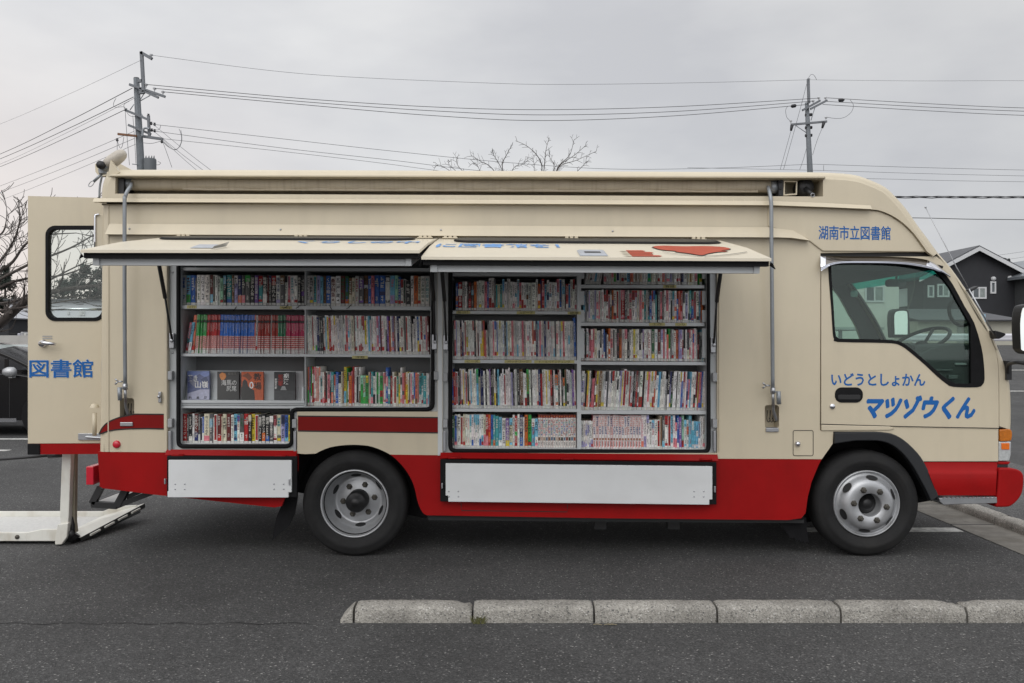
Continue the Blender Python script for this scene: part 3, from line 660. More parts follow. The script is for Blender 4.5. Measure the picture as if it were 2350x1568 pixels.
# ---- upper flaps (hinged at the top, swung up)
def flap(xl, xr, zl, zr, zol, zor, name_text, label):
    """xl..xr along the hinge; z at hinge and at the outer edge; the panel is slightly bowed."""
    Yo = -1.12
    def fp(u, t, up=0.0):                  # point on the outer (now upper) skin
        zh = zl + (zr - zl) * u; zo = zol + (zor - zol) * u
        bow = .012 * (t / .59 if t < .59 else (1 - t) / .41)
        return Vector((xl + (xr - xl) * u, Yo * t - .012, zh + (zo - zh) * t + bow + up))
    nT, nU = 12, 2
    mb = MB()
    for up_, in ((0,), (-.014,)): pass
    top = [fp(i / nU, j / nT) for j in range(nT + 1) for i in range(nU + 1)]; bot = [fp(i / nU, j / nT, -.016) for j in range(nT + 1) for i in range(nU + 1)]
    k = nU + 1; m = len(top); fs = []
    for j in range(nT):
        for i in range(nU):
            a = j * k + i; fs += [(a, a + 1, a + k + 1, a + k), (m + a, m + a + k, m + a + k + 1, m + a + 1)]
        a = j * k; b = j * k + nU; fs += [(a, a + k, m + a + k, m + a), (b, m + b, m + b + k, b + k)]
    for i in range(nU): fs += [(i, m + i, m + i + 1, i + 1), (nT * k + i, nT * k + i + 1, m + nT * k + i + 1, m + nT * k + i)]
    mb.add(top + bot, fs)
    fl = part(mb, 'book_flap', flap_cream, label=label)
    mb = MB()                              # rubber lip, inner tray of the flap
    e = [fp(i / 10, 1.0, -.016 - .014) for i in range(11)]
    mb.beam(fp(.004, .968, -.034), fp(.996, .968, -.034), .03, .034)
    for u in (.012, .988): mb.beam(fp(u, .02, -.03), fp(u, .985, -.03), .02, .02)
    fr = rnd.random()
    for kx in range(4): mb.beam(fp(1.0, .985 - kx * .004, -.026 - kx * .005), fp(1.007 + .002 * kx, .99, -.034 - kx * .008), .005); mb.beam(fp(.0, .985 - kx * .004, -.026 - kx * .004), fp(-.004 - .001 * kx, .99, -.032 - kx * .005), .004)
    part(mb, 'flap_seal', rubber, fl)
    mb = MB()
    mb.beam(fp(.022, .94, -.066), fp(.972, .94, -.066), .05, .03); mb.beam(fp(.035, .08, -.062), fp(.965, .08, -.062), .05, .03)
    for u in (.035, .965): mb.beam(fp(u, .06, -.055), fp(u, .965, -.062), .05, .03)
    A = [fp(.03, .05, -.03), fp(.97, .05, -.03), fp(.97, .97, -.03), fp(.03, .97, -.03)]; mb.quad(*A)
    part(mb, 'flap_inner_frame', grey_al, fl)
    mb = MB(); W = abs(xr - xl)           # tinted window, a bulging oval set in rubber
    u0, u1 = (.035, .93) if zol > 1.9 else (.06, .972)
    o = rrect(u0 * W, .035, u1 * W, .36, .15, 8)
    mb.add([fp(p[0] / W, p[1], .004) for p in o] + [fp((p[0] - W / 2) * .985 / W + .5 - .005, .1975 + (p[1] - .1975) * .80, .013) for p in o], [(i, (i + 1) % len(o), len(o) + (i + 1) % len(o), len(o) + i) for i in range(len(o))], 1, True)
    b = len(o); mb.add([fp((p[0] - W / 2) * .985 / W + .5 - .005, .1975 + (p[1] - .1975) * .80, .013) for p in o], [tuple(range(b))], 0)
    part(mb, 'flap_window', [flap_glass, rubber], fl)
    for u in (.07, .5, .955) if zol > 1.9 else (.04, .47, .92):
        mb = MB()
        for kk in range(3):
            c = fp(u + (kk - 1) * .017, .0, .014); mb.box(c.x - .011, c.x + .011, -.062, -.03, c.z - .018, c.z + .002)
        c = fp(u, .03, .006); mb.box(c.x - .05, c.x + .05, -.075, -.02, c.z - .006, c.z + .001); part(mb, 'flap_hinge', cream_lo, fl, bev=.002)
    return fl, fp
flL, fpL = flap(gx(385), gx(1005.5), gz(545), gz(548), gz(574, -1.12), gz(575, -1.12), None, 'left flap lettered in pale blue, with a flush handle near the edge')
flF, fpF = flap(gx(1009), gx(1650), gz(548), gz(552), gz(589.5, -1.12), gz(593.5, -1.12), None, 'right flap with blue lettering, a red hat picture and red pencils')
blue_l = mat('pale_blue_lettering', (.17, .32, .58), .7, 0, None, None, .05)
def flap_text(fl, fp, text, u0, u1, t0, t1, m=blue_l):
    mb = MB(); write(mb, text, lambda u, v: fp(u0 + (u1 - u0) * u, t1 + (t0 - t1) * v, .003), .02); mb.build('flap_lettering', m, fl, recalc=False)
flap_text(flL, fpL, 'くらしの中', .555, .975, .45, .67)
flap_text(flF, fpF, 'に図書館を！', .012, .46, .43, .66)
handle_m = mat('flap_handle_metal', (.40, .42, .45), .5, .2, (30, .15))
def recess_handle(fl, fp, u0, u1, t0, t1):
    mb = MB(); mb.add([fp(u0, t1, .003), fp(u1, t1, .003), fp(u1, t0, .003), fp(u0, t0, .003), fp(u0 + .006, t1 - .03, .009), fp(u1 - .006, t1 - .03, .009), fp(u1 - .006, t0 + .03, .012), fp(u0 + .006, t0 + .03, .012)], [(4, 5, 6, 7), (0, 1, 5, 4), (1, 2, 6, 5), (2, 3, 7, 6), (3, 0, 4, 7)])
    h = part(mb, 'flap_handle', handle_m, fl); return h
recess_handle(flL, fpL, .305, .375, .80, .93)
mb = MB(); mb.add([fpL(.383, .99, .003), fpL(.393, .99, .02), fpL(.41, .86, .03), fpL(.40, .86, .004)], [(0, 1, 2, 3)]); mb.build('handle_lever', steel, flL, recalc=False)
recess_handle(flF, fpF, .455, .537, .76, .96)
mb = MB(); mb.quad(fpF(.472, .90, .011), fpF(.520, .90, .011), fpF(.520, .85, .011), fpF(.472, .85, .011)); mb.build('handle_slot', plastic, flF, recalc=False)
# hat and pencils painted on the right flap
def painted(fl, fp, pts, m, name, up_=.003):
    mb = MB(); mb.add([fp(u, t, up_) for u, t in pts], [tuple(range(len(pts)))]); return mb.build(name, m, fl, recalc=False)
hat = s2([(.70, .62), (.715, .55), (.745, .52), (.775, .535), (.81, .555), (.845, .54), (.885, .535), (.92, .58), (.935, .64), (.925, .70), (.895, .735), (.91, .77), (.875, .80), (.835, .87), (.81, .93), (.785, .865), (.75, .80), (.755, .775), (.715, .72), (.70, .62)], 3)
painted(flF, fpF, [(.8175 + (u - .8175) * 1.03, .72 + (t - .72) * 1.05) for u, t in hat], ink, 'hat_outline', .0025); painted(flF, fpF, hat, pic_red, 'hat_picture', .0045)
mb = MB()
for a, b in (((.71, .80), (.815, .965)), ((.815, .965), (.965, .79))):
    for k in range(12):
        p, q = [(a[0] + (b[0] - a[0]) * (k + s) / 12, a[1] + (b[1] - a[1]) * ((k + s) / 12) ** (.6 if a[0] < .8 else 1.5)) for s in (0, 1)]
        mb.quad(fpF(p[0], p[1], .006), fpF(q[0], q[1], .006), fpF(q[0], q[1] + .012, .006), fpF(p[0], p[1] + .012, .006))
mb.build('hat_brim_line', ink, flF, recalc=False)
for k in range(4):
    t0 = .74 + k * .062; x1 = .70 + (k % 2) * .012 - .012 * k * 0 + k * .006 - .045
    painted(flF, fpF, [(.605, t0), (x1, t0), (x1 + .008, t0 + .025), (x1, t0 + .05), (.605, t0 + .05)], pic_red, 'painted_pencil')
    painted(flF, fpF, [(.58, t0 + .03), (.603, t0), (.603, t0 + .05)], pic_wood, 'pencil_tip')
# gas struts
def strut(pb, pm, pt):
    mb = MB(); a, b, c = at(*pb), at(*pm), at(*pt); mb.tube([a, b], .007, 8); mb.tube([b, c], .0125, 10)
    s = part(mb, 'gas_strut', plastic); mb = MB(); mb.box(a.x - .02, a.x + .012, a.y - .004, .03, a.z - .05, a.z + .05); mb.lathe([(0, -.02), (.012, -.018), (.012, 0)], a, 10); part(mb, 'strut_bracket', steel, s, bev=.003)
strut((395, 782, .0), (379, 684, -.19), (362, 592, -.40)); strut((998, 785, .0), (995.5, 690, -.19), (987, 590, -.40))
strut((1024, 786, .0), (1020, 690, -.19), (1013, 606, -.40)); strut((1638, 792, .0), (1645, 692, -.19), (1656, 608, -.40))

# ---- lower flaps hanging open
def lower_flap(x0, x1, y0, y1, dy):
    mb = MB(); yf = -.055
    mb.prism(pv([(x0, y0), (x1, y0 + dy), (x1, y1 + dy + 1), (x0, y1 + 1)], yf), yf + .005, yf + .028)
    f = part(mb, 'lower_flap', rubber, bev=.004)
    mb = MB()
    i0 = 13 if x0 > 800 else 6
    mb.prism(pv([(x0 + i0, y0 + 8), (x1 - 11, y0 + dy + 8), (x1 - 11, y1 + dy - 12), (x1 - 18, y1 + dy - 12), (x1 - 18, y1 + dy), (x0 + (19 if x0 > 800 else 4), y1), (x0 + (19 if x0 > 800 else 4), y1 - 14), (x0 + i0, y1 - 14)], yf), yf - .012, yf + .005)
    part(mb, 'inner_panel', white_al, f, bev=.003)
    mb = MB()
    for bx in (x0 + 20, x0 + 42, x1 - 52, x1 - 30):
        for by in (y1 - 30, y1 - 18): mb.lathe([(0, -.003), (.004, -.002), (.006, 0)], at(bx, by + dy * (bx > 900), yf - .012), 8)
    part(mb, 'panel_screw', steel, f)
    mb = MB(); mb.box(gx(x1 - 12), gx(x1 - 8.5), yf - .02, yf, gz(y1 + dy - 32), gz(y1 + dy - 46)); mb.box(gx(x0 + 5), gx(x0 + 8), yf - .02, yf, gz(y1 - 34), gz(y1 - 46)); part(mb, 'flap_catch', steel, f, bev=.002)
lower_flap(382, 681, 1047.5, 1141, 0.5)
lower_flap(1010, 1645, 1055, 1151, 7)

# ---- wheels
def wheel(c, front, sgn=1, spin=0.0):
    cx, cy, cz = c
    Y = lambda h: h * sgn
    w_ = MB(); pr = [(.205, .05), (.222, .03), (.236, .014), (.252, .007), (.256, .003), (.270, .003), (.274, .0), (.296, .0), (.30, .003), (.322, .006), (.338, .018), (.348, .036), (.3515, .055), (.3515, .165), (.34, .195), (.30, .21), (.21, .19)]
    w_.lathe([(r, Y(h)) for r, h in pr], (cx, cy, cz), 72)
    ty = part(w_, 'wheel', tyre_m)
    m = MB()
    if front: pr = [(.222, .05), (.222, .022), (.217, .014), (.211, .018), (.205, .034), (.196, .034), (.183, .012), (.168, -.012), (.152, -.027), (.138, -.032), (.080, -.033), (.076, -.028), (.074, .0), (.072, .05), (.0, .052)]
    else: pr = [(.228, .05), (.228, .020), (.222, .012), (.216, .016), (.211, .045), (.205, .080), (.198, .100), (.188, .112), (.183, .140), (.166, .178), (.150, .186), (.141, .180), (.0, .180)]
    m.lathe([(r, Y(h)) for r, h in pr], (cx, cy, cz), 64)
    rim = part(m, 'rim', silver, ty)
    rr, yy, sl = (.176, .0, -1) if front else (.174, .160, 1)
    for k in range(6):
        a = spin + R(60 * k + 15); er = Vector((math.cos(a), 0, math.sin(a))); et = Vector((-math.sin(a), 0, math.cos(a))); slope = (er * .5 + Vector((0, Y(.72) * (1 if front else -1), 0))).normalized() if front else (er * .62 + Vector((0, Y(-.78), 0))).normalized()
        nrm = slope.cross(et).normalized(); nrm = nrm if nrm.y * sgn < 0 else -nrm
        cc = Vector((cx, cy, cz)) + er * rr + Vector((0, Y(yy), 0)) + nrm * .004
        m = MB(); m.add([cc + et * .036 * math.cos(t * .349) + slope * .022 * math.sin(t * .349) for t in range(18)], [tuple(range(18))])
        m.add([cc + et * .039 * math.cos(t * .349) + slope * .025 * math.sin(t * .349) - nrm * .002 for t in range(18)], [tuple(range(18))], 1); m.build('rim_hole', [plastic, nut_m], ty, recalc=False)
    y0 = -.033 if front else .180
    for k in range(6):
        m = MB()
        a = spin + R(60 * k + 47); p = Vector((cx + .108 * math.cos(a), cy + Y(y0), cz + .108 * math.sin(a)))
        m.lathe([(.0, Y(-.026)), (.010, Y(-.026)), (.012, Y(-.018)), (.017, Y(-.016)), (.018, Y(-.002)), (.022, 0)], p, 6, sm=False); part(m, 'wheel_nut', nut_m, ty)
    m = MB()
    if front: m.lathe([(0, Y(-.002)), (.030, Y(.0)), (.036, Y(.008)), (.044, Y(.03)), (.07, Y(.045))], (cx, cy, cz), 24)
    else: m.lathe([(0, Y(.040)), (.030, Y(.040)), (.034, Y(.052)), (.060, Y(.058)), (.070, Y(.07)), (.072, Y(.18))], (cx, cy, cz), 30)
    part(m, 'hub', hub_m, ty)
RWX, FWX = gx(813, .02), gx(1991, .02)
wheel((RWX, .010, .3515), False, 1, .35); wheel((FWX, .012, .3515), True, 1, .12)
wheel((RWX, WY - .04, .3515), False, -1); wheel((FWX, WY - .045, .3515), True, -1)
mb = MB(); mb.box(gx(232), gx(2270), .55, 1.35, .42, .60); mb.box(RWX - .06, RWX + .06, .25, WY - .25, .29, .42); mb.box(FWX - .05, FWX + .05, .25, WY - .25, .28, .40); mb.box(gx(1000), gx(1830), .12, .5, .24, .5)
for vx in (1385, 1560): mb.box(gx(vx - 14), gx(vx + 14), .2, .3, gz(1215, .2), gz(1190, .2))
mb.box(gx(232), gx(1880), .35, WY - .05, gz(1046), gz(1040))
mb.prism(pv([(983, 1184), (1845, 1193), (1845, 1201), (983, 1194)], .05), .05, .12)
part(mb, 'chassis', plastic)
mb = MB(); q = archR[::1]
mb.prism(pv([(x, y) for x, y in archR] + [(683, 1130), (979, 1190)], .3), .30, .32); mb2 = MB(); mb2.prism(pv([(1880, 985), (2160, 985), (2160, 1145), (1845, 1200)], .32), .32, .34); part(mb2, 'wheel_well', rubber)
m = len(archR); vs = [(gx(x), .03, gz(y)) for x, y in archR] + [(gx(x), .32, gz(y)) for x, y in archR]; mb.add(vs, [(i, i + 1, m + i + 1, m + i) for i in range(m - 1)])
part(mb, 'wheel_well', rubber, recalc=False)
mb = MB(); mb.prism(pv([(657, 1138), (683, 1090), (683, 1142), (676, 1180), (664, 1206), (640, 1226), (624, 1242), (633, 1190), (646, 1160)], .1), .1, .112); part(mb, 'mud_flap', rubber)
mb = MB(); mb.prism(pv([(1780, 1194), (1850, 1188), (1852, 1215), (1857, 1252), (1851, 1243), (1847, 1249), (1842, 1241), (1838, 1246), (1833, 1238), (1828, 1243), (1822, 1234), (1814, 1236), (1800, 1215)], .1), .1, .112); part(mb, 'mud_flap', rubber)

# ---- cab
silV = [(2129, 545), (2153, 577), (2177, 604), (2196, 629), (2218, 661), (2245, 703), (2262, 733), (2278, 766), (2289, 788), (2300, 815), (2311, 843), (2318, 867), (2322, 901), (2323.5, 947), (2322.5, 985)]
silP = s2(pv(silV), 2)
seamV = [(2150, 588), (2170, 607), (2190, 634), (2218, 681), (2245, 730), (2267, 763), (2283, 799), (2290, 826), (2292.5, 873), (2293, 978)]
winV = [(1899.5, 600), (1901, 640), (1906.5, 708), (1910, 763), (1913, 778), (1921, 785), (1998, 786.5), (2045, 788), (2060, 791), (2075, 799), (2094, 814), (2122, 838), (2149, 863.5), (2171, 881), (2187, 888), (2240, 889), (2253, 883), (2258, 870), (2256, 832), (2250.5, 796), (2234, 741), (2212, 703), (2185, 653), (2160, 621), (2140, 605)]
winP = s2(pv(winV + winV[:1]), 2)[:-1]
CW = 1.72                                   # the cab is a little narrower than the box
iA = min(range(len(silP)), key=lambda i: abs(silP[i][1] - gz(604))); iB = min(range(len(silP)), key=lambda i: abs(silP[i][1] - gz(806)))
mb = MB(); fi = rounded_hull(mb, silP[:iB + 1], -.002, .11, .028, 4)
mb.prism(fi + inset_path(silP, .028)[iB + 1:] + pv(seamV[::-1]), -.002, .03, back=False)
part(mb, 'cab_pillar', cream)
mb = MB(); rounded_hull(mb, silP[iB - 1:], -.002, CW, .028, 4); part(mb, 'cab_front', cream)
mb = MB(); rounded_hull(mb, silP[:iA + 1], .05, CW, .028, 4); part(mb, 'cab_roof_front', cream)
mb = MB(); rounded_hull(mb, silP[iA:iB + 1], CW - .11, CW, .02, 3); part(mb, 'far_pillar', plastic)
mb = MB()
door = pv([(1884, 590), (2148, 589)] + [(x - 2, y) for x, y in s2(seamV[1:], 2)] + [(2291, 982), (2070, 978), (1884, 973)])
mb.prism(door, -.006, .03, [winP])
dr = part(mb, 'cab_door', cream)
mb = MB(); mb.prism(pv([(1880, 580), (2152, 578), (2172, 605), (2296, 800), (2296, 990), (1880, 990)]), .024, .03, [[(x, z) for x, z in winP]]); part(mb, 'door_gap', black_line, dr)
mb = MB()
mb.prism(pv([(1884, 974.5), (2070, 979.5), (2291.5, 984), (2291, 1059.5), (2116, 1059.5), (2110, 1048), (2089, 1024.5), (2069, 1007), (2044, 995), (2009, 991), (1914, 991), (1884, 989)]), -.001, .03)
mb.prism(pv([(1884, 975), (2040, 978.5), (2052, 983), (2040, 987), (1884, 988)]), -.010, .0)
part(mb, 'cab_valance', cream, bev=.003)
mb = MB(); q = pv([(1884, 973.2), (2070, 978.6), (2291, 983)]); mb.ribbon(q, .0045, -.0075); mb.build('door_sill_gap', black_line, dr)
mb = MB()                                   # window frame: black ring set into the door, quarter panel
ci = [(sum(p[0] for p in winP) / len(winP)), (sum(p[1] for p in winP) / len(winP))]
win_in = pv([(1906, 604), (1907.5, 640), (1912, 706), (1915, 757), (1917.5, 772), (1925, 777.5), (1998, 778.5), (2046, 780.5), (2064, 784), (2080, 793), (2099, 808), (2127, 832), (2154, 857), (2176, 873), (2192, 880), (2226, 881), (2227, 880), (2227, 800), (2226, 746), (2205, 709), (2178, 660), (2153, 628), (2134, 612)])
mb.prism(winP, -.009, .02, [win_in]); wf = part(mb, 'window_frame', rubber, dr)
mb = MB(); mb.prism(win_in, .004, .007); part(mb, 'window_glass', glass_cab, dr)
mb = MB(); mb.prism(rrect(gx(1915), gz(924), gx(1979), gz(889), .045, 6), -.012, -.004); hd = part(mb, 'door_handle', rubber, dr, bev=.003)
mb = MB(); mb.prism(rrect(gx(1921), gz(917), gx(1973), gz(906), .012, 4), -.016, -.010); part(mb, 'handle_grip', plastic, dr, bev=.002)
mb = MB(); mb.lathe([(0, -.010), (.008, -.011), (.011, -.008), (.016, -.009), (.018, -.004), (.018, 0)], at(1910, 933, -.006), 20); part(mb, 'door_lock', chrome, dr)
def letters(text, x0, x1, y0, y1, Y, parent, bold=.02, slant=0.0, m=blue, edge=True, dx=0.0):
    f = lambda u, v, e=0: at(x0 + (x1 - x0) * u + slant * (v - .5) * (y1 - y0), y1 - (y1 - y0) * v + dx * u, Y)
    if edge:
        mb = MB(); write_bold(mb, text, lambda u, v: f(u, v) + Vector((0, .003, 0)), bold + .02); mb.build('lettering_border', pale_edge, parent, recalc=False)
    mb = MB(); write_bold(mb, text, f, bold); o = mb.build('lettering', m, parent, recalc=False); return o
letters('湖南市立図書館', 1878, 2045, 517, 551, -.0130, T, .007, 0, blue, False, 1.5)
letters('いどうとしょかん', 1905, 2124, 855, 887, -.0066, dr, .022, 0, blue, False, 1)
letters('マツゾウくん', 1984, 2240, 908, 962, -.0066, dr, .052, .22, blue, False, 1)
# chrome rain visor over the cab window
mb = MB()
vt = s2([(1883, 588), (1960, 589), (2060, 590), (2120, 595), (2150, 607), (2180, 630)], 4); vb = s2([(1884, 623), (1912, 608), (1960, 604), (2060, 606), (2120, 614), (2158, 624), (2182, 637)], 4)
nv = 26
def res(P, n):
    L_ = [0]
    for a, b in zip(P, P[1:]): L_.append(L_[-1] + math.hypot(b[0] - a[0], b[1] - a[1]))
    o = []
    for k in range(n):
        s = L_[-1] * k / (n - 1); i = max(j for j in range(len(L_)) if L_[j] <= s + 1e-9); i = min(i, len(P) - 2)
        t = (s - L_[i]) / max(L_[i + 1] - L_[i], 1e-9); o.append((P[i][0] + (P[i + 1][0] - P[i][0]) * t, P[i][1] + (P[i + 1][1] - P[i][1]) * t))
    return o
ra, rb = res(vt, nv), res(vb, nv); rows = [(0, -.012), (.25, -.03), (.5, -.045), (.72, -.055), (.8, -.052), (.86, -.060), (.93, -.056), (1, -.062)]
vs = [at(a[0] + (b[0] - a[0]) * t, a[1] + (b[1] - a[1]) * t, y) for t, y in rows for a, b in zip(ra, rb)]
for i in range(len(rows) - 1):
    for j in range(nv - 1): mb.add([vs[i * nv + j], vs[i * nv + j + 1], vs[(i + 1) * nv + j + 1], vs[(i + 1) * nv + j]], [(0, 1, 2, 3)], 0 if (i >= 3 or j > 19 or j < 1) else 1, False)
chrome_refl = mat('chrome_dark_reflection', (.17, .155, .14), .18, 1)  # dark reflection painted into the upper rows of the chrome visor
part(mb, 'rain_visor', [chrome, chrome_refl], dr, recalc=False)
# fender flare, red cab skirt, step, bumper, lamps
fo = [(1912.5, 992)] + s2([(1960, 991.5), (2009, 991), (2044, 995), (2068, 1007), (2089, 1024.5), (2110, 1048), (2126, 1077), (2141, 1112), (2151, 1138)], 3)
fin = [(1912.5, 1018)] + s2([(1960, 1011), (2009, 1011), (2036, 1017), (2056, 1029), (2074, 1046), (2092, 1070), (2107, 1096), (2124, 1128), (2134, 1150)], 3)
mb = MB(); mb.prism(pv(fo + fin[::-1]), -.022, .04); part(mb, 'fender_flare', mat('flare_plastic', (.013, .0145, .017), .55), bev=.006)
mb = MB(); m = len(fin); vs = [(gx(x), .03, gz(y)) for x, y in fin] + [(gx(x), .34, gz(y)) for x, y in fin]; mb.add(vs, [(i, i + 1, m + i + 1, m + i) for i in range(m - 1)], 0, True); part(mb, 'fender_liner', rubber, recalc=False)
mb = MB(); pr = [(1060.5, -.001), (1078, -.004), (1083, -.022), (1090, -.028), (1120, -.024), (1137, -.012)]
vs = []
for vy, y in pr:
    t = (vy - 1060) / 77; vs += [at(2118 + 33 * t ** .85, vy, y), at(2289 - 4 * t, vy + .5, y)]
mb.add(vs, [(2 * i, 2 * i + 1, 2 * i + 3, 2 * i + 2) for i in range(len(pr) - 1)], 0, True); part(mb, 'cab_skirt', red, recalc=False)
mb = MB(); mb.prism(pv([(2150, 1142), (2282, 1139), (2283, 1153), (2160, 1157), (2152, 1150)]), -.03, .16)
st = part(mb, 'cab_step', steel, bev=.004)
mb = MB()
for k in range(13): mb.prism(pv([(2158 + k * 9.5, 1141.5), (2162 + k * 9.5, 1138), (2166 + k * 9.5, 1141.3)]), -.035, -.02)
part(mb, 'step_teeth', steel, st)
bump = s2([(2287, 1073), (2316, 1073.5), (2334, 1078), (2342.5, 1087), (2344, 1103), (2341, 1128), (2330, 1147), (2314, 1160), (2300, 1162.5), (2279, 1162.5)], 3) + [(2283, 1140)]
mb = MB(); mb.prism(pv(bump), -.03, WY + .03); part(mb, 'bumper', red, bev=.012, seg=3)
mb = MB(); mb.box(gx(2289), gx(2313), .0, .3, gz(1073), gz(1066)); part(mb, 'bumper_gap', plastic)
mb = MB(); mb.prism(pv([(2290, 1060), (2319, 1060), (2314, 1066), (2290, 1066)]), -.004, WY); part(mb, 'lower_grille_rim', red, bev=.004)
mb = MB(); mb.prism(pv(s2([(2293, 986), (2316, 985), (2321.5, 992), (2321, 1004), (2317, 1012), (2294, 1013)], 3)), -.008, .25); part(mb, 'indicator_lamp', lens_amber, bev=.006)
mb = MB(); mb.prism(pv([(2297.5, 1017), (2316, 1017), (2316, 1032), (2298, 1032)]), -.006, .2); part(mb, 'side_lamp', lens_orange, bev=.004)
mb = MB(); mb.prism(pv([(2292.5, 1014), (2321, 1014), (2320, 1045), (2317, 1058.5), (2292, 1058.5)]), -.0, .3); part(mb, 'headlight', lens_clear, bev=.006)
# far cab side, windscreen, interior
farV = [(x - 30 * max(0, min(1, (x - 2020) / 140)), y if y < 790 else 790 + (y - 790) * .1) for x, y in winV]
farP = s2(pv(farV + farV[:1]), 2)[:-1]
mb = MB(); mb.prism(pv([(1884, 582), (2129, 545)] + silV[1:] + [(2323, 1060), (1884, 1060)]), CW - .03, CW, [farP]); part(mb, 'far_cab_side', cream)
mb = MB(); mb.prism(pv([(1884, 584), (2129, 560)] + [(x - 9, y + 3) for x, y in silV[1:12]] + [(2300, 1055), (1884, 1055)]), CW - .045, CW - .032, [farP]); part(mb, 'far_door_trim', seat_m)
mb = MB(); mb.prism(farP, CW - .02, CW - .017); part(mb, 'far_window_glass', glass_cab)
mb = MB()                                   # opaque front: below the screen, header
fr_lo = silP[len(silP) - 11:]; 
part(MB().box(gx(1884), gx(2290), .34, CW - .05, gz(985), gz(978)), 'cab_floor', dash_m)
mb = MB(); mb.box(gx(1884), gx(1892), .04, CW - .05, gz(985), gz(830)); mb.box(gx(1884), gx(1889), .03, .30, gz(830), gz(600)); part(mb, 'cab_back_wall', dash_m)
mb = MB(); mb.prism(pv([(1884, 590), (2150, 588), (2165, 602), (2150, 618), (2090, 622), (1884, 616)]), .04, CW - .05); part(mb, 'headliner', seat_m)
mb = MB()
for ys in (.16, .70, 1.16):
    mb.prism(pv([(1888, 858), (1897, 775), (1903, 760), (1912, 762), (1918, 780), (1912, 870), (1990, 880), (2000, 895), (1990, 912), (1888, 912)], .0), ys, ys + .42)
    if ys != .70: mb.prism(pv([(1893, 730), (1899, 693), (1905, 690), (1911, 697), (1911, 730), (1905, 752), (1897, 752)], .0), ys + .08, ys + .34)
part(mb, 'cab_seat', seat_m, bev=.015)
mb = MB(); mb.prism(pv(s2([(2110, 820), (2150, 797), (2200, 789), (2240, 792), (2268, 806), (2285, 840), (2290, 900)], 3) + [(2288, 980), (2160, 980), (2150, 940), (2128, 880)]), .06, CW - .08); dash = part(mb, 'dashboard', dash_m, bev=.012)
for k, (vx, vy, wv, hv) in enumerate(((2236, 812, 20, 14), (2214, 836, 26, 5), (2176, 850, 40, 4), (2196, 866, 22, 9))):
    mb = MB(); mb.box(gx(vx - wv / 2), gx(vx + wv / 2), .045, .062, gz(vy + hv / 2), gz(vy - hv / 2)); part(mb, 'dash_trim', sill_grey if k == 1 else grey_dash, dash, bev=.003)
mb = MB(); mb.prism(pv([(2078, 790), (2108, 787), (2126, 795), (2126, 805), (2088, 800)]), .15, .5); part(mb, 'meter_hood', seat_m, bev=.008)
mb = MB(); c = at(2112, 784, .42); ax = Vector((-.46, -.16, .87)).normalized(); e1 = ax.cross(Vector((0, 1, 0))).normalized(); e2 = ax.cross(e1)
ring = [c + (e1 * math.cos(t * math.pi / 16) + e2 * math.sin(t * math.pi / 16)) * .2 for t in range(33)]; mb.tube(ring, .013, 8, cap=False)
for k in range(3): mb.tube([c - ax * .04, c + (e1 * math.cos(k * 2.1 + 1.57) + e2 * math.sin(k * 2.1 + 1.57)) * .2], .011, 6)
mb.tube([c - ax * .03, c - ax * .45], .03, 8); mb.lathe([(0, .0), (.05, 0), (.05, .03)], c - ax * .05, 12); part(mb, 'steering_wheel', plastic)
mb = MB(); mb.prism(rrect(gx(2035, .85), gz(658, .85), gx(2078, .85), gz(641, .85), .02, 4), .84, .88); mb.tube([at(2057, 641, .86), at(2058, 628, .86)], .008, 6); mb.build('interior_mirror', seat_m, T)
mb = MB(); mb.tube(smooth_path([at(2205, 684, .06), at(2186, 692, .07), at(2178, 712, .08), at(2186, 735, .08), at(2206, 748, .08), at(2224, 742, .07)], 4), .012, 8); part(mb, 'grab_handle', plastic)
mb = MB(); mb.prism(rrect(gx(1952, 1.6), gz(682, 1.6), gx(1969, 1.6), gz(667, 1.6), .02, 4), 1.6, 1.605); mb.build('window_sticker', mat('faded_sticker', (.20, .30, .27), .6), T)
# windscreen glass, swept between the two pillars, with a green shade band at its top
def sweep(P, y0, y1, m, name):
    mb = MB(); k = len(P); vs = [(x, y0, z) for x, z in P] + [(x, y1, z) for x, z in P]; mb.add(vs, [(i, i + 1, k + i + 1, k + i) for i in range(k - 1)], 0, True); return mb.build(name, m, T, recalc=False)
k0 = min(range(len(silP)), key=lambda i: abs(silP[i][1] - gz(626)))
inner_s = [(x - .004, z - .003) for x, z in silP]
sweep(inner_s[iA:k0 + 1], .06, CW - .06, glass_shade, 'windscreen_shade_band'); sweep(inner_s[k0:iB + 1], .06, CW - .06, glass_cab, 'windscreen')
# nearside mirror at the far pillar, seen through the cab
mb = MB(); mb.prism(s2([(gx(2046, 1.98), gz(775, 1.98)), (gx(2044, 1.98), gz(728, 1.98)), (gx(2050, 1.98), gz(711, 1.98)), (gx(2072, 1.98), gz(709, 1.98)), (gx(2084, 1.98), gz(716, 1.98)), (gx(2087, 1.98), gz(775, 1.98))], 3), 1.96, 2.06); fm = part(mb, 'wing_mirror', plastic, bev=.01)
mb = MB(); q = s2([(gx(2050, 1.98), gz(768, 1.98)), (gx(2049, 1.98), gz(728, 1.98)), (gx(2054, 1.98), gz(716, 1.98)), (gx(2072, 1.98), gz(714, 1.98)), (gx(2079, 1.98), gz(722, 1.98)), (gx(2079, 1.98), gz(768, 1.98))], 3); mb.prism(q, 1.95, 1.955); part(mb, 'mirror_face', mirror_m, fm)
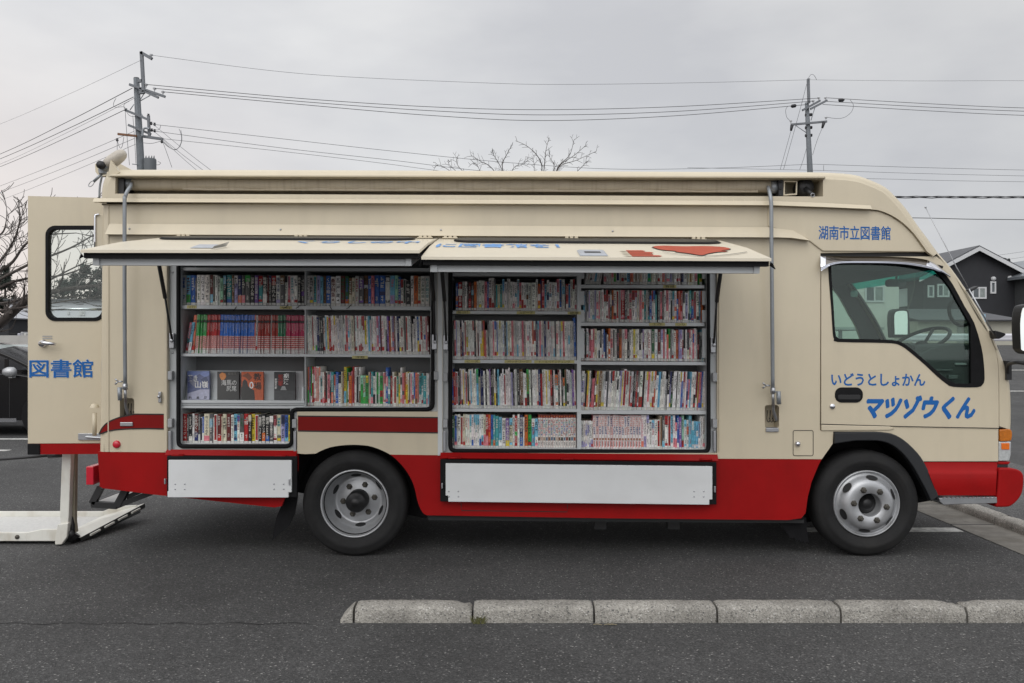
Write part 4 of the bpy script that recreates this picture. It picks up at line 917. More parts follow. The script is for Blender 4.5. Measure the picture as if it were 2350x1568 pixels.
# driver side mirror at the right edge
mb = MB(); q = s2([(2338, 800), (2335.5, 740), (2340, 708), (2350, 699), (2380, 697), (2400, 706), (2404, 760), (2398, 800), (2382, 812), (2350, 812), (2338, 800)], 3); mb.prism(pv(q, -.28), -.32, -.20); mr_ = part(mb, 'wing_mirror', plastic, bev=.02, seg=3)
mb = MB(); q = s2([(2343, 802), (2341, 745), (2345, 714), (2353, 705), (2383, 704), (2399, 712), (2401, 760), (2395, 800), (2383, 805), (2352, 806), (2343, 802)], 3); mb.prism(pv(q, -.325), -.327, -.322); part(mb, 'mirror_face', mirror_m, mr_)
mb = MB(); mb.tube(smooth_path([at(2312, 866, .0), at(2314, 838, -.05), at(2332, 832, -.2), at(2356, 833, -.26), at(2360, 812, -.26)], 4), .012, 8); mb.box(gx(2306), gx(2318), -.02, .05, gz(872), gz(828)); part(mb, 'mirror_arm', plastic, mr_)
# antenna along the pillar
mb = MB(); mb.tube([at(2281, 768, -.05), at(2224, 664, -.05)], .0055, 8); mb.tube([at(2224, 664, -.05), at(2195, 613, -.05), at(2125, 478, -.05)], .0028, 6); mb.lathe([(0, -.008), (.006, -.004), (.006, .004), (0, .008)], at(2124, 476, -.05), 8)
an = part(mb, 'antenna', steel)
mb = MB(); mb.prism(pv(s2([(2270, 759), (2292, 765), (2293, 770), (2280, 778), (2272, 775), (2270, 759)], 2)), -.07, .01); part(mb, 'antenna_foot', plastic, an, bev=.004); mb = MB(); mb.prism(pv([(2216, 665), (2234, 657), (2236, 660), (2222, 669), (2217, 669)]), -.06, .0); part(mb, 'antenna_foot', plastic, an, bev=.004)

# ---- rear: door, lift, lamp
DYl, DYr = .22, .27
def dp(vx, vy, off=0.0):
    t = (vx - 64) / 158; return at(vx, vy, DYl + (DYr - DYl) * t + off)
def dpoly(mb, pts, y0, y1, holes=()):
    """prism on the open rear door's plane"""
    n0 = len(mb.v); mb.prism([(x, -y) for x, y in pts], 0, 1, [[(x, -y) for x, y in h] for h in holes])
    for i in range(n0, len(mb.v)):
        x, k, z = mb.v[i]; mb.v[i] = tuple(dp(x, -z, y0) + Vector((0, (y1 - y0) * k, 0)))
XR = 262
wo = rrect(104, 518, 240, 737, 22, 6); wi = rrect(110, 526, 234, 729, 18, 6)
mb = MB(); dpoly(mb, [(64, 450), (XR, 455), (XR, 1017), (64, 1018)], 0, .035, [wo]); rd = part(mb, 'rear_door', cream)
mb = MB(); dpoly(mb, wo, -.006, .04, [wi]); part(mb, 'window_seal', rubber, rd)
mb = MB(); dpoly(mb, wi, .014, .018); part(mb, 'window_pane', glass_door, rd)
mb = MB(); dpoly(mb, [(64, 1018.5), (XR, 1018), (XR, 1042), (64, 1043)], .002, .035); part(mb, 'door_kick_plate', red, rd)
mb = MB(); dpoly(mb, [(62.5, 1019), (91, 1019), (91, 1044), (62.5, 1044)], -.006, .045); part(mb, 'corner_buffer', rubber, rd, bev=.004)
mb = MB(); mb.tube([dp(112, 709.5, .05), dp(240, 710, .05)], .010, 8); part(mb, 'inner_rail', chrome, rd)
mb = MB(); mb.lathe([(0, -.03), (.02, -.028), (.024, -.012), (.028, 0)], dp(99.5, 789, 0), 16); mb.tube([dp(93, 787, -.035), dp(102, 787.5, -.05), dp(128, 790, -.05)], [.010, .014, .009], 10); part(mb, 'door_handle', chrome, rd)
mb = MB()
for y in (770.5, 775.5): dpoly(mb, rrect(97, y, 120, y + 3.2, 1.5, 3), -.002, 0)
part(mb, 'handle_notice', mat('notice_grey', (.33, .32, .30), .5), rd)
def dframe(x0, x1, y0, y1, off): return lambda u, v: dp(x0 + (x1 - x0) * u, y1 - (y1 - y0) * v, off)
mb = MB(); write_bold(mb, '図書館', dframe(64, 216, 824, 868, -.0008), .030); mb.build('lettering_border', pale_edge, rd, recalc=False)
mb = MB(); write_bold(mb, '図書館', dframe(64, 216, 824, 868, -.0032), .012); mb.build('lettering', blue, rd, recalc=False)
mb = MB(); dpoly(mb, [(179, 995), (240, 995), (240, 1010), (179, 1010)], -.012, 0); mb.tube([dp(196, 1003, -.02), dp(240, 1006, -.02)], .008, 8); part(mb, 'door_stay', steel, rd, bev=.002)
mb = MB(); mb.tube([at(217, 1000, .12), at(217, 948, .12)], .014, 10); mb.lathe([(0, .03), (.02, .024), (.028, .008), (.03, 0)], at(217, 936, .12), 12, axis='Z'); part(mb, 'grab_post', cream_lo)
mb = MB(); mb.prism(pv([(217.5, 497), (222, 492.5), (240, 492.5), (240, 575), (218, 575)], .02), .02, .1); part(mb, 'rear_door_frame', cream_lo, bev=.006)
mb = MB(); mb.tube(smooth_path([at(217.8, 575, .012), at(217.8, 500, .012), at(220, 494, .012), at(228, 492, .012)], 3), .006, 6); part(mb, 'rear_frame_trim', chrome)
mb = MB(); mb.box(gx(204, .1), gx(221, .1), .06, .25, gz(1111, .1), gz(1069, .1)); part(mb, 'tail_lamp', lens_red, bev=.005)
# roof lamp wrapped in cloudy plastic
a, b = at(247, 378, .03), at(283, 352, .03); ax = (b - a).normalized()
mb = MB(); prf = [(-.015, .030), (-.008, .038), (.03, .043), (.07, .043), (.10, .040), (.122, .033), (.137, .02), (.142, .007)]
mb.tube([a + ax * (t + .005) for t, r in prf], [r for t, r in prf], 16); rl_ = part(mb, 'roof_lamp', bag_m)
mb = MB(); mb.beam(a - ax * .055, a + ax * .004, .055, .06); mb.beam(a - ax * .045 + Vector((.0, 0, .0)), at(236, 400, .03), .035, .05); part(mb, 'lamp_bracket', galv, rl_, bev=.005)
mb = MB(); mb.lathe([(0, -.04), (.017, -.038), (.019, -.030), (.026, -.028), (.027, .0)], at(234, 380, .0), 16); part(mb, 'lamp_knob', plastic, rl_)
mb = MB(); mb.tube([at(233, 400, .03), at(215, 417, .03)], .0095, 10); part(mb, 'crank_handle', galv, rl_)
mb = MB(); c = at(211, 422, .03); dd = (at(206, 427, .03) - at(216, 416, .03)).normalized(); sd = dd.cross(Vector((0, 1, 0)))
mb.tube([c + Vector((-.004, 0, 0)) + dd * .024 * math.cos(t * .524) + sd * .012 * math.sin(t * .524) for t in range(13)], .003, 6, cap=False); part(mb, 'crank_eye', steel, rl_)
mb = MB(); mb.prism(pv([(218, 376), (232, 378), (275, 376), (302, 390), (240, 404), (228, 405), (219, 395)], .3), .3, .34); part(mb, 'lamp_shield', cream)
mb = MB(); mb.tube(smooth_path([at(234, 404, .06), at(229, 430, .06), at(228, 456, .06)], 3), .007, 8); part(mb, 'lamp_cable', galv)
# fold-down rear step and tail lift
mb = MB()
for y in (.12, .75):
    mb.beam(at(232, 1118, y), at(213, 1155, y), .04); 
P0, P1, P2, P3 = at(213, 1157, .12), at(270, 1161, .12), at(350, 1130, .12), at(292, 1119, .12)
mb.beam(P0, P1, .04); mb.beam(P1, P3, .045); mb.beam(P1, P2, .035); mb.beam(at(292, 1141, .14), at(330, 1124, .14), .03); mb.beam(P0, P0 + Vector((0, .65, 0)), .03)
fs = part(mb, 'folding_step', plastic)
mb = MB(); mb.quad(P0 + Vector((.02, .03, .015)), P1 + Vector((-.02, .03, .015)), P1 + Vector((.0, .62, .015)), P0 + Vector((.02, .62, .015))); mb.build('step_tread', tread_m, fs, recalc=False)
LX0, LX1, LY0, LY1 = -5.2, -3.12, .40, 1.10
mb = MB(); mb.box(LX0, LX1 - .1, LY0, LY1, .030, .045); lf = part(mb, 'lift_platform', tread_m)
mb = MB(); mb.box(LX0, LX1 - .30, LY0 - .03, LY0, .022, .082); mb.prism([(LX1 - .302, .022), (LX1 - .302, .082), (LX1 - .2, .105), (LX1 - .08, .105), (LX1 - .08, .022)], LY0 - .03, LY0)
part(mb, 'side_rail', lift_m, lf, bev=.004); mb = MB(); mb.box(LX0, LX1 - .12, LY1, LY1 + .02, .03, .085); mb.prism([(LX1 - .122, .03), (LX1 - .122, .085), (LX1 - .02, .125), (LX1 + .15, .135), (LX1 + .15, .11)], LY1, LY1 + .02)
part(mb, 'side_rail', lift_m, lf, bev=.004)
mb = MB(); mb.lathe([(0, -.01), (.014, -.008), (.016, 0)], (at(38, 1230, .36).x, LY0 - .03, .052), 12); part(mb, 'rail_bolt', nut_m, lf)
mb = MB(); vs = [(LX1 - .10, LY0, .046), (LX1 - .10, LY1, .060), (LX1 + .18, LY1 + .08, .135), (LX1 + .05, LY0 + .02, .035), (LX1 + .185, LY1 + .08, .10), (LX1 + .055, LY0 + .02, .004)]
mb.add(vs, [(0, 1, 2, 3)], 0); mb.add(vs, [(3, 2, 4, 5)], 1); part(mb, 'bridge_plate', [lift_m, plastic], lf, recalc=False)
for k in range(4):
    mb = MB(); t0, t1 = .12 + k * .21, .26 + k * .21; f = lambda t: Vector((LX1 + .062 + .13 * t, LY0 + .02 + (LY1 + .06 - LY0) * t, .022 + .097 * t)); mb.beam(f(t0), f(t1), .012); part(mb, 'bridge_bar', lift_m, lf)
mb = MB()
mb.prism(pv([(142, 1040), (163, 1040), (158, 1180), (155, 1215), (140, 1215), (137, 1180)], .34), .34, .39); mb.prism(pv([(134, 1203), (158, 1200), (155, 1232), (143, 1249), (128, 1250), (127, 1236)], .33), .32, .36)
part(mb, 'lift_post', lift_m, lf, bev=.005)
mb = MB(); mb.prism(pv([(163, 1040), (173, 1040), (171, 1195), (174, 1222), (164, 1226), (158, 1185)], .40), .40, .44); part(mb, 'lift_arm', mat('stained_lift_arm', (.30, .27, .20), .6, 0, (8, .3)), lf, bev=.004)
mb = MB(); mb.tube([at(157, 1240, .4), at(172, 1222, .42)], .045, 10); mb.lathe([(0, -.02), (.02, -.02), (.03, 0)], at(162, 1226, .36), 12); mb.tube([at(165, 1232, .38), at(166, 1180, .42)], .02, 8)
mb.tube([(LX1 + .03, LY0 + .06, .012), (LX1 + .15, LY1 + .05, .075)], .012, 8)
part(mb, 'lift_hinge', hub_m, lf)
mb = MB(); mb.tube([at(-40, 1058, .5), at(118, 1045, .5)], .011, 8); mb.tube([at(112, 1045.5, .5), at(141, 1043, .5)], .022, 10); mb.tube([at(-40, 1058, .5), (at(-40, 1058, .5).x, .5, .1)], .012, 8); part(mb, 'lift_handrail', plastic, lf)

# ================================================================== BOOKS
CC = {k: lin(v) for k, v in dict(w=(238, 236, 231), g=(202, 202, 199), c=(220, 212, 188), k=(30, 30, 34), a=(88, 88, 90), r=(172, 30, 30), m=(104, 32, 30), p=(226, 130, 142), s=(226, 122, 96),
     b=(48, 98, 178), n=(34, 44, 96), l=(118, 186, 214), t=(66, 158, 160), q=(168, 30, 74), x=(150, 34, 22), e=(56, 168, 74), f=(160, 214, 182), d=(44, 96, 60), y=(222, 198, 52), o=(208, 104, 34), u=(120, 82, 158), v=(166, 160, 202), h=(122, 86, 54)).items()}
CN = dict(q='crimson', x='brick red', w='white', g='light grey', c='cream', k='black', a='dark grey', r='red', m='maroon', p='pink', s='salmon', b='blue', n='navy', l='light blue', t='teal', e='green', f='mint green', d='dark green', y='yellow', o='orange', u='purple', v='lavender', h='brown')
DARK = set('karmbnudhtqx')
REST = MB()
def jitter(c, rg, a=.10):
    f = 1 + rg.uniform(-a, a); return tuple(min(.9, max(.003, v * f * (1 + rg.uniform(-.04, .04)))) for v in c)
SER = dict(e=(36, 146, 66), r=(178, 20, 24), b=(36, 108, 204), s=(204, 90, 66), x=(164, 32, 14), d=(28, 122, 82), q=(184, 24, 82))
def spine(mb, x0, x1, z0, h, yf, lean, main, acc, rg, kind='n', title=None, tcol=None, depth=.15):
    W = x1 - x0
    if kind == 'w':  pass
    mc = jitter(CC[main], rg)
    X = lambda u, v: x0 + W * u + lean * v * h
    P = lambda u, v, o: (X(u, v), yf - o, z0 + v * h)
    rd_ = min(.004, W * .16)
    cs = [(0, rd_), (.14, rd_ * .25), (.5, 0), (.86, rd_ * .25), (1, rd_)]
    vs = []
    for v in (0, 1):
        for u, o in cs: vs.append((X(u, v), yf + o, z0 + v * h))
    for v in (0, 1):
        for u in (0, 1): vs.append((X(u, v), yf + depth, z0 + v * h))
    fs = [(i, i + 1, 6 + i, 5 + i) for i in range(4)] + [(0, 5, 12, 10), (4, 11, 13, 9)]
    mb.add(vs, fs, 0, True, mc)
    mb.add(vs, [(5, 6, 7, 8, 9, 13, 12)], 0, False, mc if W < .008 else lin((196, 190, 176)))
    B = lambda v0, v1, c, u0=.02, u1=.98, o=.0004: mb.add([P(u0, v0, o), P(u1, v0, o), P(u1, v1, o), P(u0, v1, o)], [(0, 1, 2, 3)], 0, False, c)
    dark = main in DARK
    tc_ = tcol or (lin((225, 222, 214)) if dark and rg.random() < .85 else (lin((40, 40, 44)) if rg.random() < .62 else jitter(CC[rg.choice('rbnmtpd')], rg)))
    tt, tb = .93, .42
    if kind == 'series':
        mc = jitter(lin(SER.get(main, (150, 40, 40))), rg, .06)                    # colour head, black band, patterned pink lower half
        B(.46, .995, mc); B(.80, .865, lin((26, 24, 24)), o=.0007); B(.0, .455, lin((214, 190, 186)), o=.0006)
        for k in range(6):
            v = .44 - k * .052; B(v - .03, v, jitter(lin((186, 70, 62)), rg, .15), .08, .92, .0009)
        B(.0, .10, lin((205, 205, 202)), o=.0009); B(.10, .105, lin((120, 120, 118)), o=.001)
        L0 = rg.uniform(.5, .68); B(L0, .78, lin((206, 202, 196)), .40, .62, .0008); B(.88, .985, lin((190, 176, 168)), .40, .62, .0008)
        for k in range(7):
            v = L0 + (.78 - L0) * k / 7; B(v, v + .008, mc, .26, .74, .001)
        return
    if kind == 'comic':                     # bright head and badge over a white spine with loud title
        B(0, .91, lin((226, 222, 216))); B(.92, .995, CC['m']); B(.935, .975, CC['o'], .3, .7, .0007)
        B(.24, .34, jitter(lin(rg.choice(((120, 84, 60), (90, 110, 130), (160, 120, 60), (60, 70, 60), (150, 70, 50), (190, 170, 150)))), rg, .3), .12, .88, .0007)
        tcs = [CC['r'], CC['b'], CC['t'], CC['p']]; glyphs(mb, P, .86, .36, .74, W, h, tcs, rg); glyphs(mb, P, .20, .08, .45, W, h, [lin((40, 40, 44))], rg)
        B(.0, .045, lin((206, 206, 204)), o=.0009); return
    if kind == 'girl':                      # white spines with pink and navy title, small picture near the foot
        B(0, .99, lin((226, 222, 220))); glyphs(mb, P, .96, .40, .66, W, h, [lin((222, 140, 132)), lin((52, 58, 128))] if rg.random() < .7 else [lin((52, 58, 128)), lin((222, 140, 132))], rg, run=5)
        B(.265, .335, jitter(lin((160, 110, 84)), rg, .3), .18, .82, .0007); B(.07, .245, lin((224, 142, 136)), .12, .5, .0007); glyphs(mb, P, .24, .08, .4, W, h, [lin((60, 60, 64))], rg, 0.56)
        B(.0, .04, lin((205, 205, 203)), o=.0009); return
    if acc:
        ac = jitter(CC[acc], rg)
        mode = rg.choice('tmbs') if main in 'wgc' else rg.choice('tmbb')
        if mode == 't': B(rg.uniform(.62, .8), .995, ac)
        elif mode == 'm': v = rg.uniform(.3, .6); B(v, v + rg.uniform(.12, .3), ac)
        elif mode == 'b': B(.07, rg.uniform(.2, .42), ac)
        else: B(.12, .97, ac, .16, .84)
        if rg.random() < .3: B(.12, .2, jitter(ac, rg, .3), .08, .92, .0006)
    if title:
        n = len(title); ch = min(W * .86 * 1.06, h * .66 / n)
        write(mb, title, lambda u, v: P(.5 + (u - .5) * min(.9, ch / W), .94 - ch * n / h * (1 - v), .0012), .012, 0, tc_, vertical=True)
        glyphs(mb, P, .94 - ch * n / h - .05, .13, .5, W, h, [tc_], rg)
    else:
        tt = rg.uniform(.86, .95); tb = rg.uniform(.36, .6)
        glyphs(mb, P, tt, tb, rg.uniform(.5, .8), W, h, [tc_], rg); glyphs(mb, P, rg.uniform(.30, .36), .15, .42, W, h, [tc_], rg)
        if not dark and rg.random() < .18: B(.10, .20, jitter(CC[rg.choice('rrryp')], rg), .04, .96, .0007)
    if kind != 'nolabel':
        B(.006, .085, lin((206, 206, 203)) if dark else jitter(lin((212, 212, 208)), rg, .06), .05, .95, .0010)
        B(.080, .086, lin((132, 134, 132)), .05, .95, .0013)
def glyphs(mb, P, v1, v0, wf, W, h, cols, rg, uc=.5, run=99):
    """small character-like clusters of strokes down the spine"""
    cell = max(W * wf, .0035); n = int((v1 - v0) * h / (cell * 1.12)); q = []
    for i in range(max(n, 0)):
        vt = v1 - i * cell * 1.12 / h; c = cols[(i // run if run < 99 else i) % len(cols)] if len(cols) > 1 and run < 99 else rg.choice(cols)
        hw = wf * .5; ch = cell / h
        for k in range(3 if W > .018 else 2 if W > .011 else 1):
            a = rg.uniform(.05, .85); 
            mb.add([P(uc - hw, vt - ch * (a + .17), .001), P(uc + hw * rg.uniform(.4, 1), vt - ch * (a + .17), .001), P(uc + hw * rg.uniform(.4, 1), vt - ch * a, .001), P(uc - hw, vt - ch * a, .001)], [(0, 1, 2, 3)], 0, False, c)
        u = uc + rg.uniform(-.5, .5) * wf; s = wf * .11
        mb.add([P(u - s, vt - ch, .001), P(u + s, vt - ch, .001), P(u + s, vt, .001), P(u - s, vt, .001)], [(0, 1, 2, 3)], 0, False, c)

ORD = lambda n: str(n) + ('th' if 10 < n % 100 < 14 else {1: 'st', 2: 'nd', 3: 'rd'}.get(n % 10, 'th'))
def rand_row(rg, n, cols, w0, w1): return ' '.join('%d%s' % (rg.uniform(w0, w1), rg.choice(cols)) for _ in range(n))
rg0 = random.Random(21)
MIX = ['w'] * 9 + ['g'] * 4 + ['c', 'w/r', 'w/p', 'w/b', 'p', 'w/y', 'r', 'b/w', 'k', 'a', 'g/l', 'w/r', 's/w', 'w/l', 'm', 'n']
SHELVES = [
 # name, x0, x1, base y, full height in px, slope, where, lean, rows
 ('R1L', 417.5, 698.3, 700.2, 68.5, 1.2, 'top shelf of rear opening, left side', 0, '80g 78l/e 85b 25a.9 75w 75w 85w1.02 58m/l 40w/k 50w 42w.95 55f.91 52k/l 100t/b 48h 62v/w 70n/s 62a/p 95a/e 75k 68u 82t/r 75k/w 30m 55a/n 80k/r 75w/v 78a/h 55w/k 55w/p 65w 62w 60k 60a/u'),
 ('R1R', 701.8, 985.3, 702, 69, 1.8, 'top shelf of rear opening, right side', 0, '70w 62g/v 65c/t 60v 50l.97 55h 80b 92w.97 82w 85m 68d/o 52h/c.93 60c.93 62g 90a/u 78h/g 55b 52p1.02 95b1.02 105b/n1.02 85w/k1.02 85l/v1.02 55f1.02 50b/r.98 45w/r.9 50g/k.9 80k.85 60w1.02 70o1.02 52c.98 78w1.02 75w1.02'),
 ('R2L', 425, 698, 811, 88.5, 1.6, 'second shelf of rear opening, left side', 0, '45p/k.8 50l/w.8 60s/r 25w ' + '26!e ' * 7 + '27!r ' * 9 + '26!b ' * 24 + '26!s 34g ' + '26!x ' * 9 + '20g ' + '27!x ' * 4 + '28!d ' * 5 + '28!q ' * 12),
 ('R2R', 699.5, 985.3, 812.5, 88.5, 2.2, 'second shelf of rear opening, right side', -.03, '26w/p 24r/w 36w 28w.95 26w 26w/r 28w 28w/e 34n.95 36a.95 36k.95 40w.94 32w/l 34w/y 34r.94 28w 26w/r 28w/y 30w 36w.94 34g 30g 26w.8 24w/r 36p/r 32w/l 34w 40c 24m 34w 26w/p 28w/r 26w/r 26w/r 26w/r 34y/w.88 28w 30l 28g.9 30w/y 30w 34w 30p/w 28v/w 26m 44w 26w 26k/w 30u 34o.88 24w 34v/p 26m 26w 38n 36w.94 26w/r 30w 26a 34w/r 26w 30w 24k 24w.8 36g.94 24w 34b/y 28w/r 30r/w 28w 30w/b 30w/p 26m/w'),
 ('R3R', 699, 984.3, 931.5, 90, 2.2, 'third shelf of rear opening, right side', 0, '30r/b1.0 30m/d 30s/e 28u/v 26e/w 28r/w 27w/p 27w/p 27w/s 27w/s 27w/s 40g/a.87 30w/p.87 26m/r.87 40w/k.87 45p/w.80 25k/v.86 45t/s.87 42w/s.80 52b.87 55w/k.78 26c.88 28h.86 50y/l1.0 20e.97 26w/k.86 52o.78 20p.9 34r1.0 34w1.0 55g/k.78 30w/h1.0 48e/f.78 52f/e.78 52e/y.78 26c/p.87 20r/w.87 45t/p.88 45w/k.77 20w.88 38e/d.87 28w/f.87 58e/r.77 28w/p.87 26w/r.87 44b/p1.0 42t/w.77 45r.77 26w.88 52w/r.77 40t/w.77 34y/c.86 34w/k1.0 45p/a.85 26o/w.87 40y/c.88 26c/w.86 26w/k.87 30w/p.87 34w/r.87 26b/w.86 45s/h.86 30w/r.86 48t/w.78 34w/t.86 60t.78 26w/p.86 24w/l.85'),
 ('R4L', 419.2, 666.2, 1017.5, 67.8, 1.0, 'bottom shelf of rear opening', 0, '85r 36a.98 68k/w.99 40w 78m/n 42a/g.98 40w/k.88 30b/w.9 112c/p 58a/l 28w.88 62w/r.98 84m/r 25c.9 82c 84m 55w.97 66l/n 54w/b.97 82a/w.98 86r 60k/c.97 75y1.0 64w/r.97 70k.97 66k/o1.0 82k/b.96 76a/w.94 74w/m.97 80c/h.97 76v/n.98 66b/l.97 40y.97'),
 ('Q1L', 1046, 1323.4, 712, 73, 2.2, 'second shelf of front opening, left side', 0, '40b/o.85 78r/w.88 44g.90 40w.90 30a/k.82 48m/r.88 48a/l.84 50o.90 40w.90 52w.93 52w.93 46p.90 32b.90 52w/r1.02 50w/r1.02 20a1.0 44c/t.82 34c.82 46c/t.82 38g/l1.0 46w.90 30g1.0 30w1.0 42w.90 42w/p.90 40w/l.88 40w/l1.0 40p/r.88 42w/r.88 45w.88 42w/h.88 54w.88 82w.88 34w1.0 48o/w.85 24n.95 46r/p1.0 46g/l.85 40w/n.97 48w/l.90 50w.90 45w.90 38p/w1.0 56w/b1.0 50g/l1.0 22a.87 38r/w.86 46w/b.86 36w1.0 40w/r1.0 34w/p.82'),
 ('Q1R', 1341.5, 1611, 652.5, 74, 1.6, 'top shelf of front opening, right side', .12, '36g/b 38g/p 42w/a 38w 36w/l 42w 40g 50_ 45g/p 42w 42w 38p/w 40w/e 60w/n 25g 48w/c 48w/a 60l 45s 35w 28g/h 45w 45c/e 45w/l 45w 55t/e 35c/y 40w 38w 38w/p 40w 40s/p 30g 55w 38w/v 30g 45w 30w 36w/p 28h/a 25n 70w/r 35c 30y/h 45w/p 55w/p 30_ 45e'),
 ('Q2R', 1339, 1614, 739, 73, 1.8, 'second shelf of front opening, right side', 0, '32l/w.85 30g 32a/g 32w/v 38w 45w/l 32v 40w/p 32w/p 32w 36w1.02 42w/r.87 40w/r 32w/r.87 40a/w 32o/n 48w/k 48w/r 15_ 22g 78r/p 40a 45w 45p/w.9 60w/r 40w/r 48c/g 40p 42w/s 38t 30g 36a/t 40b/l.85 24w/r 42w/b 30t.87 18_ 38a 48w/p 30a/m 40w/g 42p/w 48w 24k/w 40g/t 45w/s 30b/w.74 38s 45r/p 40w/k 60w/v.93 28w/k 36t/n 40b/r.72 52w/r 48w/k 40l/v 42o'),
 ('Q2L', 1037, 1322.8, 824.6, 89, 2.0, 'third shelf of front opening, left side', -.02, '30w 20k 26p/w 24w/v 26w 22w 34m.83 26n/w 22w.95 26w/r 32w/y 24w 26w 30w 26w/r 30k.82 28w 22m/w 26w 26w/y 30y/h 22o/r 26p.76 28w.76 ' + rand_row(rg0, 50, MIX, 24, 36) + ' 38b1.08'),
 ('Q3R', 1331, 1620.5, 827.8, 73, 2.2, 'third shelf of front opening, right side', 0, '28w/y 38r/w.94 28w.94 20k.97 38w1.02 18g.86 26p/w.8 40p/w 28p/w 42c/g1.0 28w.95 30w/k.95 28k/w 34w 26b/w.98 34n.88 32w.82 32o/w1.02 46w/p 38w/k 42w 34k 48o/h 18g 34w 48w/p 38k 46w.97 28w 30y/w 34w 40w 38k/w 24w.88 26v/k 42w/g 30w 50w 15g 55d/y 58w 54m/w1.0 42w/v 34p 30w 36s/p.84 32e/w1.03 22a 40g 40w.96 50s/o 22v 42v/w 24r/w 34k/w 30w 40a/c.9 28p/w 34w 26p/b 36w1.04 20g 36m/p.85 25k.8 34g/a.92 30l 36w/k'),
 ('Q3L', 1035, 1322, 936.6, 90, 2.6, 'fourth shelf of front opening, left side', -.025, '26w 26b/o 42r.92 40w/r.92 36k.9 28w/h 28w/k 24w/y 24g 32w/r.92 26k/y.8 28w 30w/l 26w 32w.9 24w 38l/e 36c.8 20n 34n.97 30w.95 30k.95 26w 22w.96 26u 28k.95 32a 28w/y 32k.78 32l 30w.82 30w.88 28w 30w/r.88 28w 28w 26w1.04 24w.93 26v.92 26k.9 26w 26w 46k 18h/w 44h/m 26w.92 40w/r.9 42e/k 34w 24k 30w 26w 26w 30w 40n 34r.9 32g 28w 28w/y 30w 26w/y 34r/m 26k 26w 54w/o.88 32k/m 28w 28k.93 34w/o.8 34d/h 38w/k 32w 28g.93 38u 26w'),
 ('Q4R', 1330.5, 1617, 941, 90, 2.6, 'fourth shelf of front opening, right side', .055, '58w/v 25g.93 30k.93 28y/s 30w 28k/r.92 26p.8 28p.82 30m/w 28y/c 26c 40h 26w 30g 42w/k 28a 32w 28w/k 42w/r 22w 28w.85 32w/k 28w.87 28v/g 28w/y 56w/r1.05 32w/r 24w 30g/r.9 38g 26k 28a 32r/m 26a/w 64w/r 36k 28w 30w/y 32p/w 28w 28w/y 32w/r 30s/w 42w.9 42l 28w.8 34w 28w 40g.8 38k/w 26v/n 38k/d 28w 34w 20k 42w 26w/y 30b/w 34w/r 32w 30v/n.8 30p/w.8 28l 42w 38w/k 32m/w 28w/y 36p/b 30b 28w 30w'),
 ('Q5L', 1035, 1321.6, 1029, 78, 1.2, 'bottom shelf of front opening, left side', 0, '60d/a.95 55w/b 58w 45w/r.94 40c 42w 38w 36w/l 36w/b 34w/l 34w/l 36w/l 38w/b 40w/l 40c/p 46r/p 44o/r 42b/t 42t/o 60t.95 60l/w.93 68w.89 68u/y.89 58c/l.89 38w 50r/e.95 40w 60n/b.99 30w.93 60o 66e 62l/w.88 54l/w.88 ' + '46@r ' * 15),
 ('Q5R', 1330, 1617.7, 1031.6, 79, 1.6, 'bottom shelf of front opening, right side', 0, '36w/v.83 ' * 7 + '53#p ' * 17 + '48w/s 50w/v 50w/v 48w.87 52w/l.87 52w.87 54w/r.87 40c/h 46a/l 60w/r 56w/r 42l/w 40w/p 34p/w.8 38b/w 46u.95 46f/r 46w/l.87 46w/s.87 52l ' + '40l/w.83 ' * 4 + '40w 46w/g'),
]
TITLES = {('R1L', 4): '１Q８４', ('R1L', 5): '１Q８４', ('R1L', 6): '１Q８４', ('R1L', 13): 'みかづき', ('R1L', 19): '深海の人魚', ('R1L', 20): '悪道の花道', ('R1L', 22): '戦場の聖歌', ('R1L', 25): '奥羽おれん', ('R1L', 32): '再会', ('R1L', 26): '風吹き草',
 ('R1R', 0): 'ともえ', ('R1R', 6): 'くじら組', ('R1R', 7): '桑港特急', ('R1R', 8): '五二屋傳蔵', ('R1R', 9): '最後の', ('R1R', 20): '震度０', ('R1R', 30): '村上海賊の娘', ('R1R', 31): '村上海賊の娘', ('R1R', 15): '花の',
 ('R4L', 0): 'トップリーグ', ('R4L', 4): '天を灼く', ('R4L', 8): '向こうがわの蝶', ('R4L', 11): '茜の茶碗', ('R4L', 16): '中年体育', ('R4L', 23): 'スローバラード', ('R4L', 24): '冤罪犯', ('R4L', 25): '暗闇のアリア', ('R4L', 26): '錯迷', ('R4L', 27): 'ワルツを踊ろう', ('R4L', 30): '蒼天見', ('R4L', 31): '大獄',
 ('Q1L', 32): '短いスピーチ', ('Q1L', 30): '冠婚葬祭入門', ('Q1L', 43): '気になる症状事典', ('Q1L', 47): '自力整体法', ('Q1L', 13): '運動会', ('Q1L', 1): '男と女の名前',
 ('R3R', 20): '手作りエクステリア百科', ('R3R', 34): '園芸作業の便利帖', ('R3R', 38): 'はじめての庭づくり', ('R3R', 42): '野菜づくり', ('R3R', 46): 'しない球根花', ('R3R', 49): '盆栽づくり', ('R3R', 61): 'プランター菜園', ('R3R', 63): '野菜づくり', ('R3R', 19): 'インテリアの基本レッスン',
 ('Q2R', 5): 'はじめての小さな庭づくり', ('Q2R', 41): '熱帯魚と水草', ('Q2R', 19): 'ドッグセレクション', ('Q2R', 23): '飼育大図鑑', ('Q2R', 15): '犬図鑑',
 ('Q4R', 25): '毎日のおやつ', ('Q3L', 44): '野菜たっぷりスープ', ('Q5L', 21): '方程式', ('Q5L', 22): '天と地の方程式', ('Q5L', 25): '町田メンタル', ('Q5L', 27): '明日の騎士', ('Q5R', 27): '魔人の宮', ('Q3R', 18): 'はじめての', ('Q5R', 34): 'あっぱれ'}
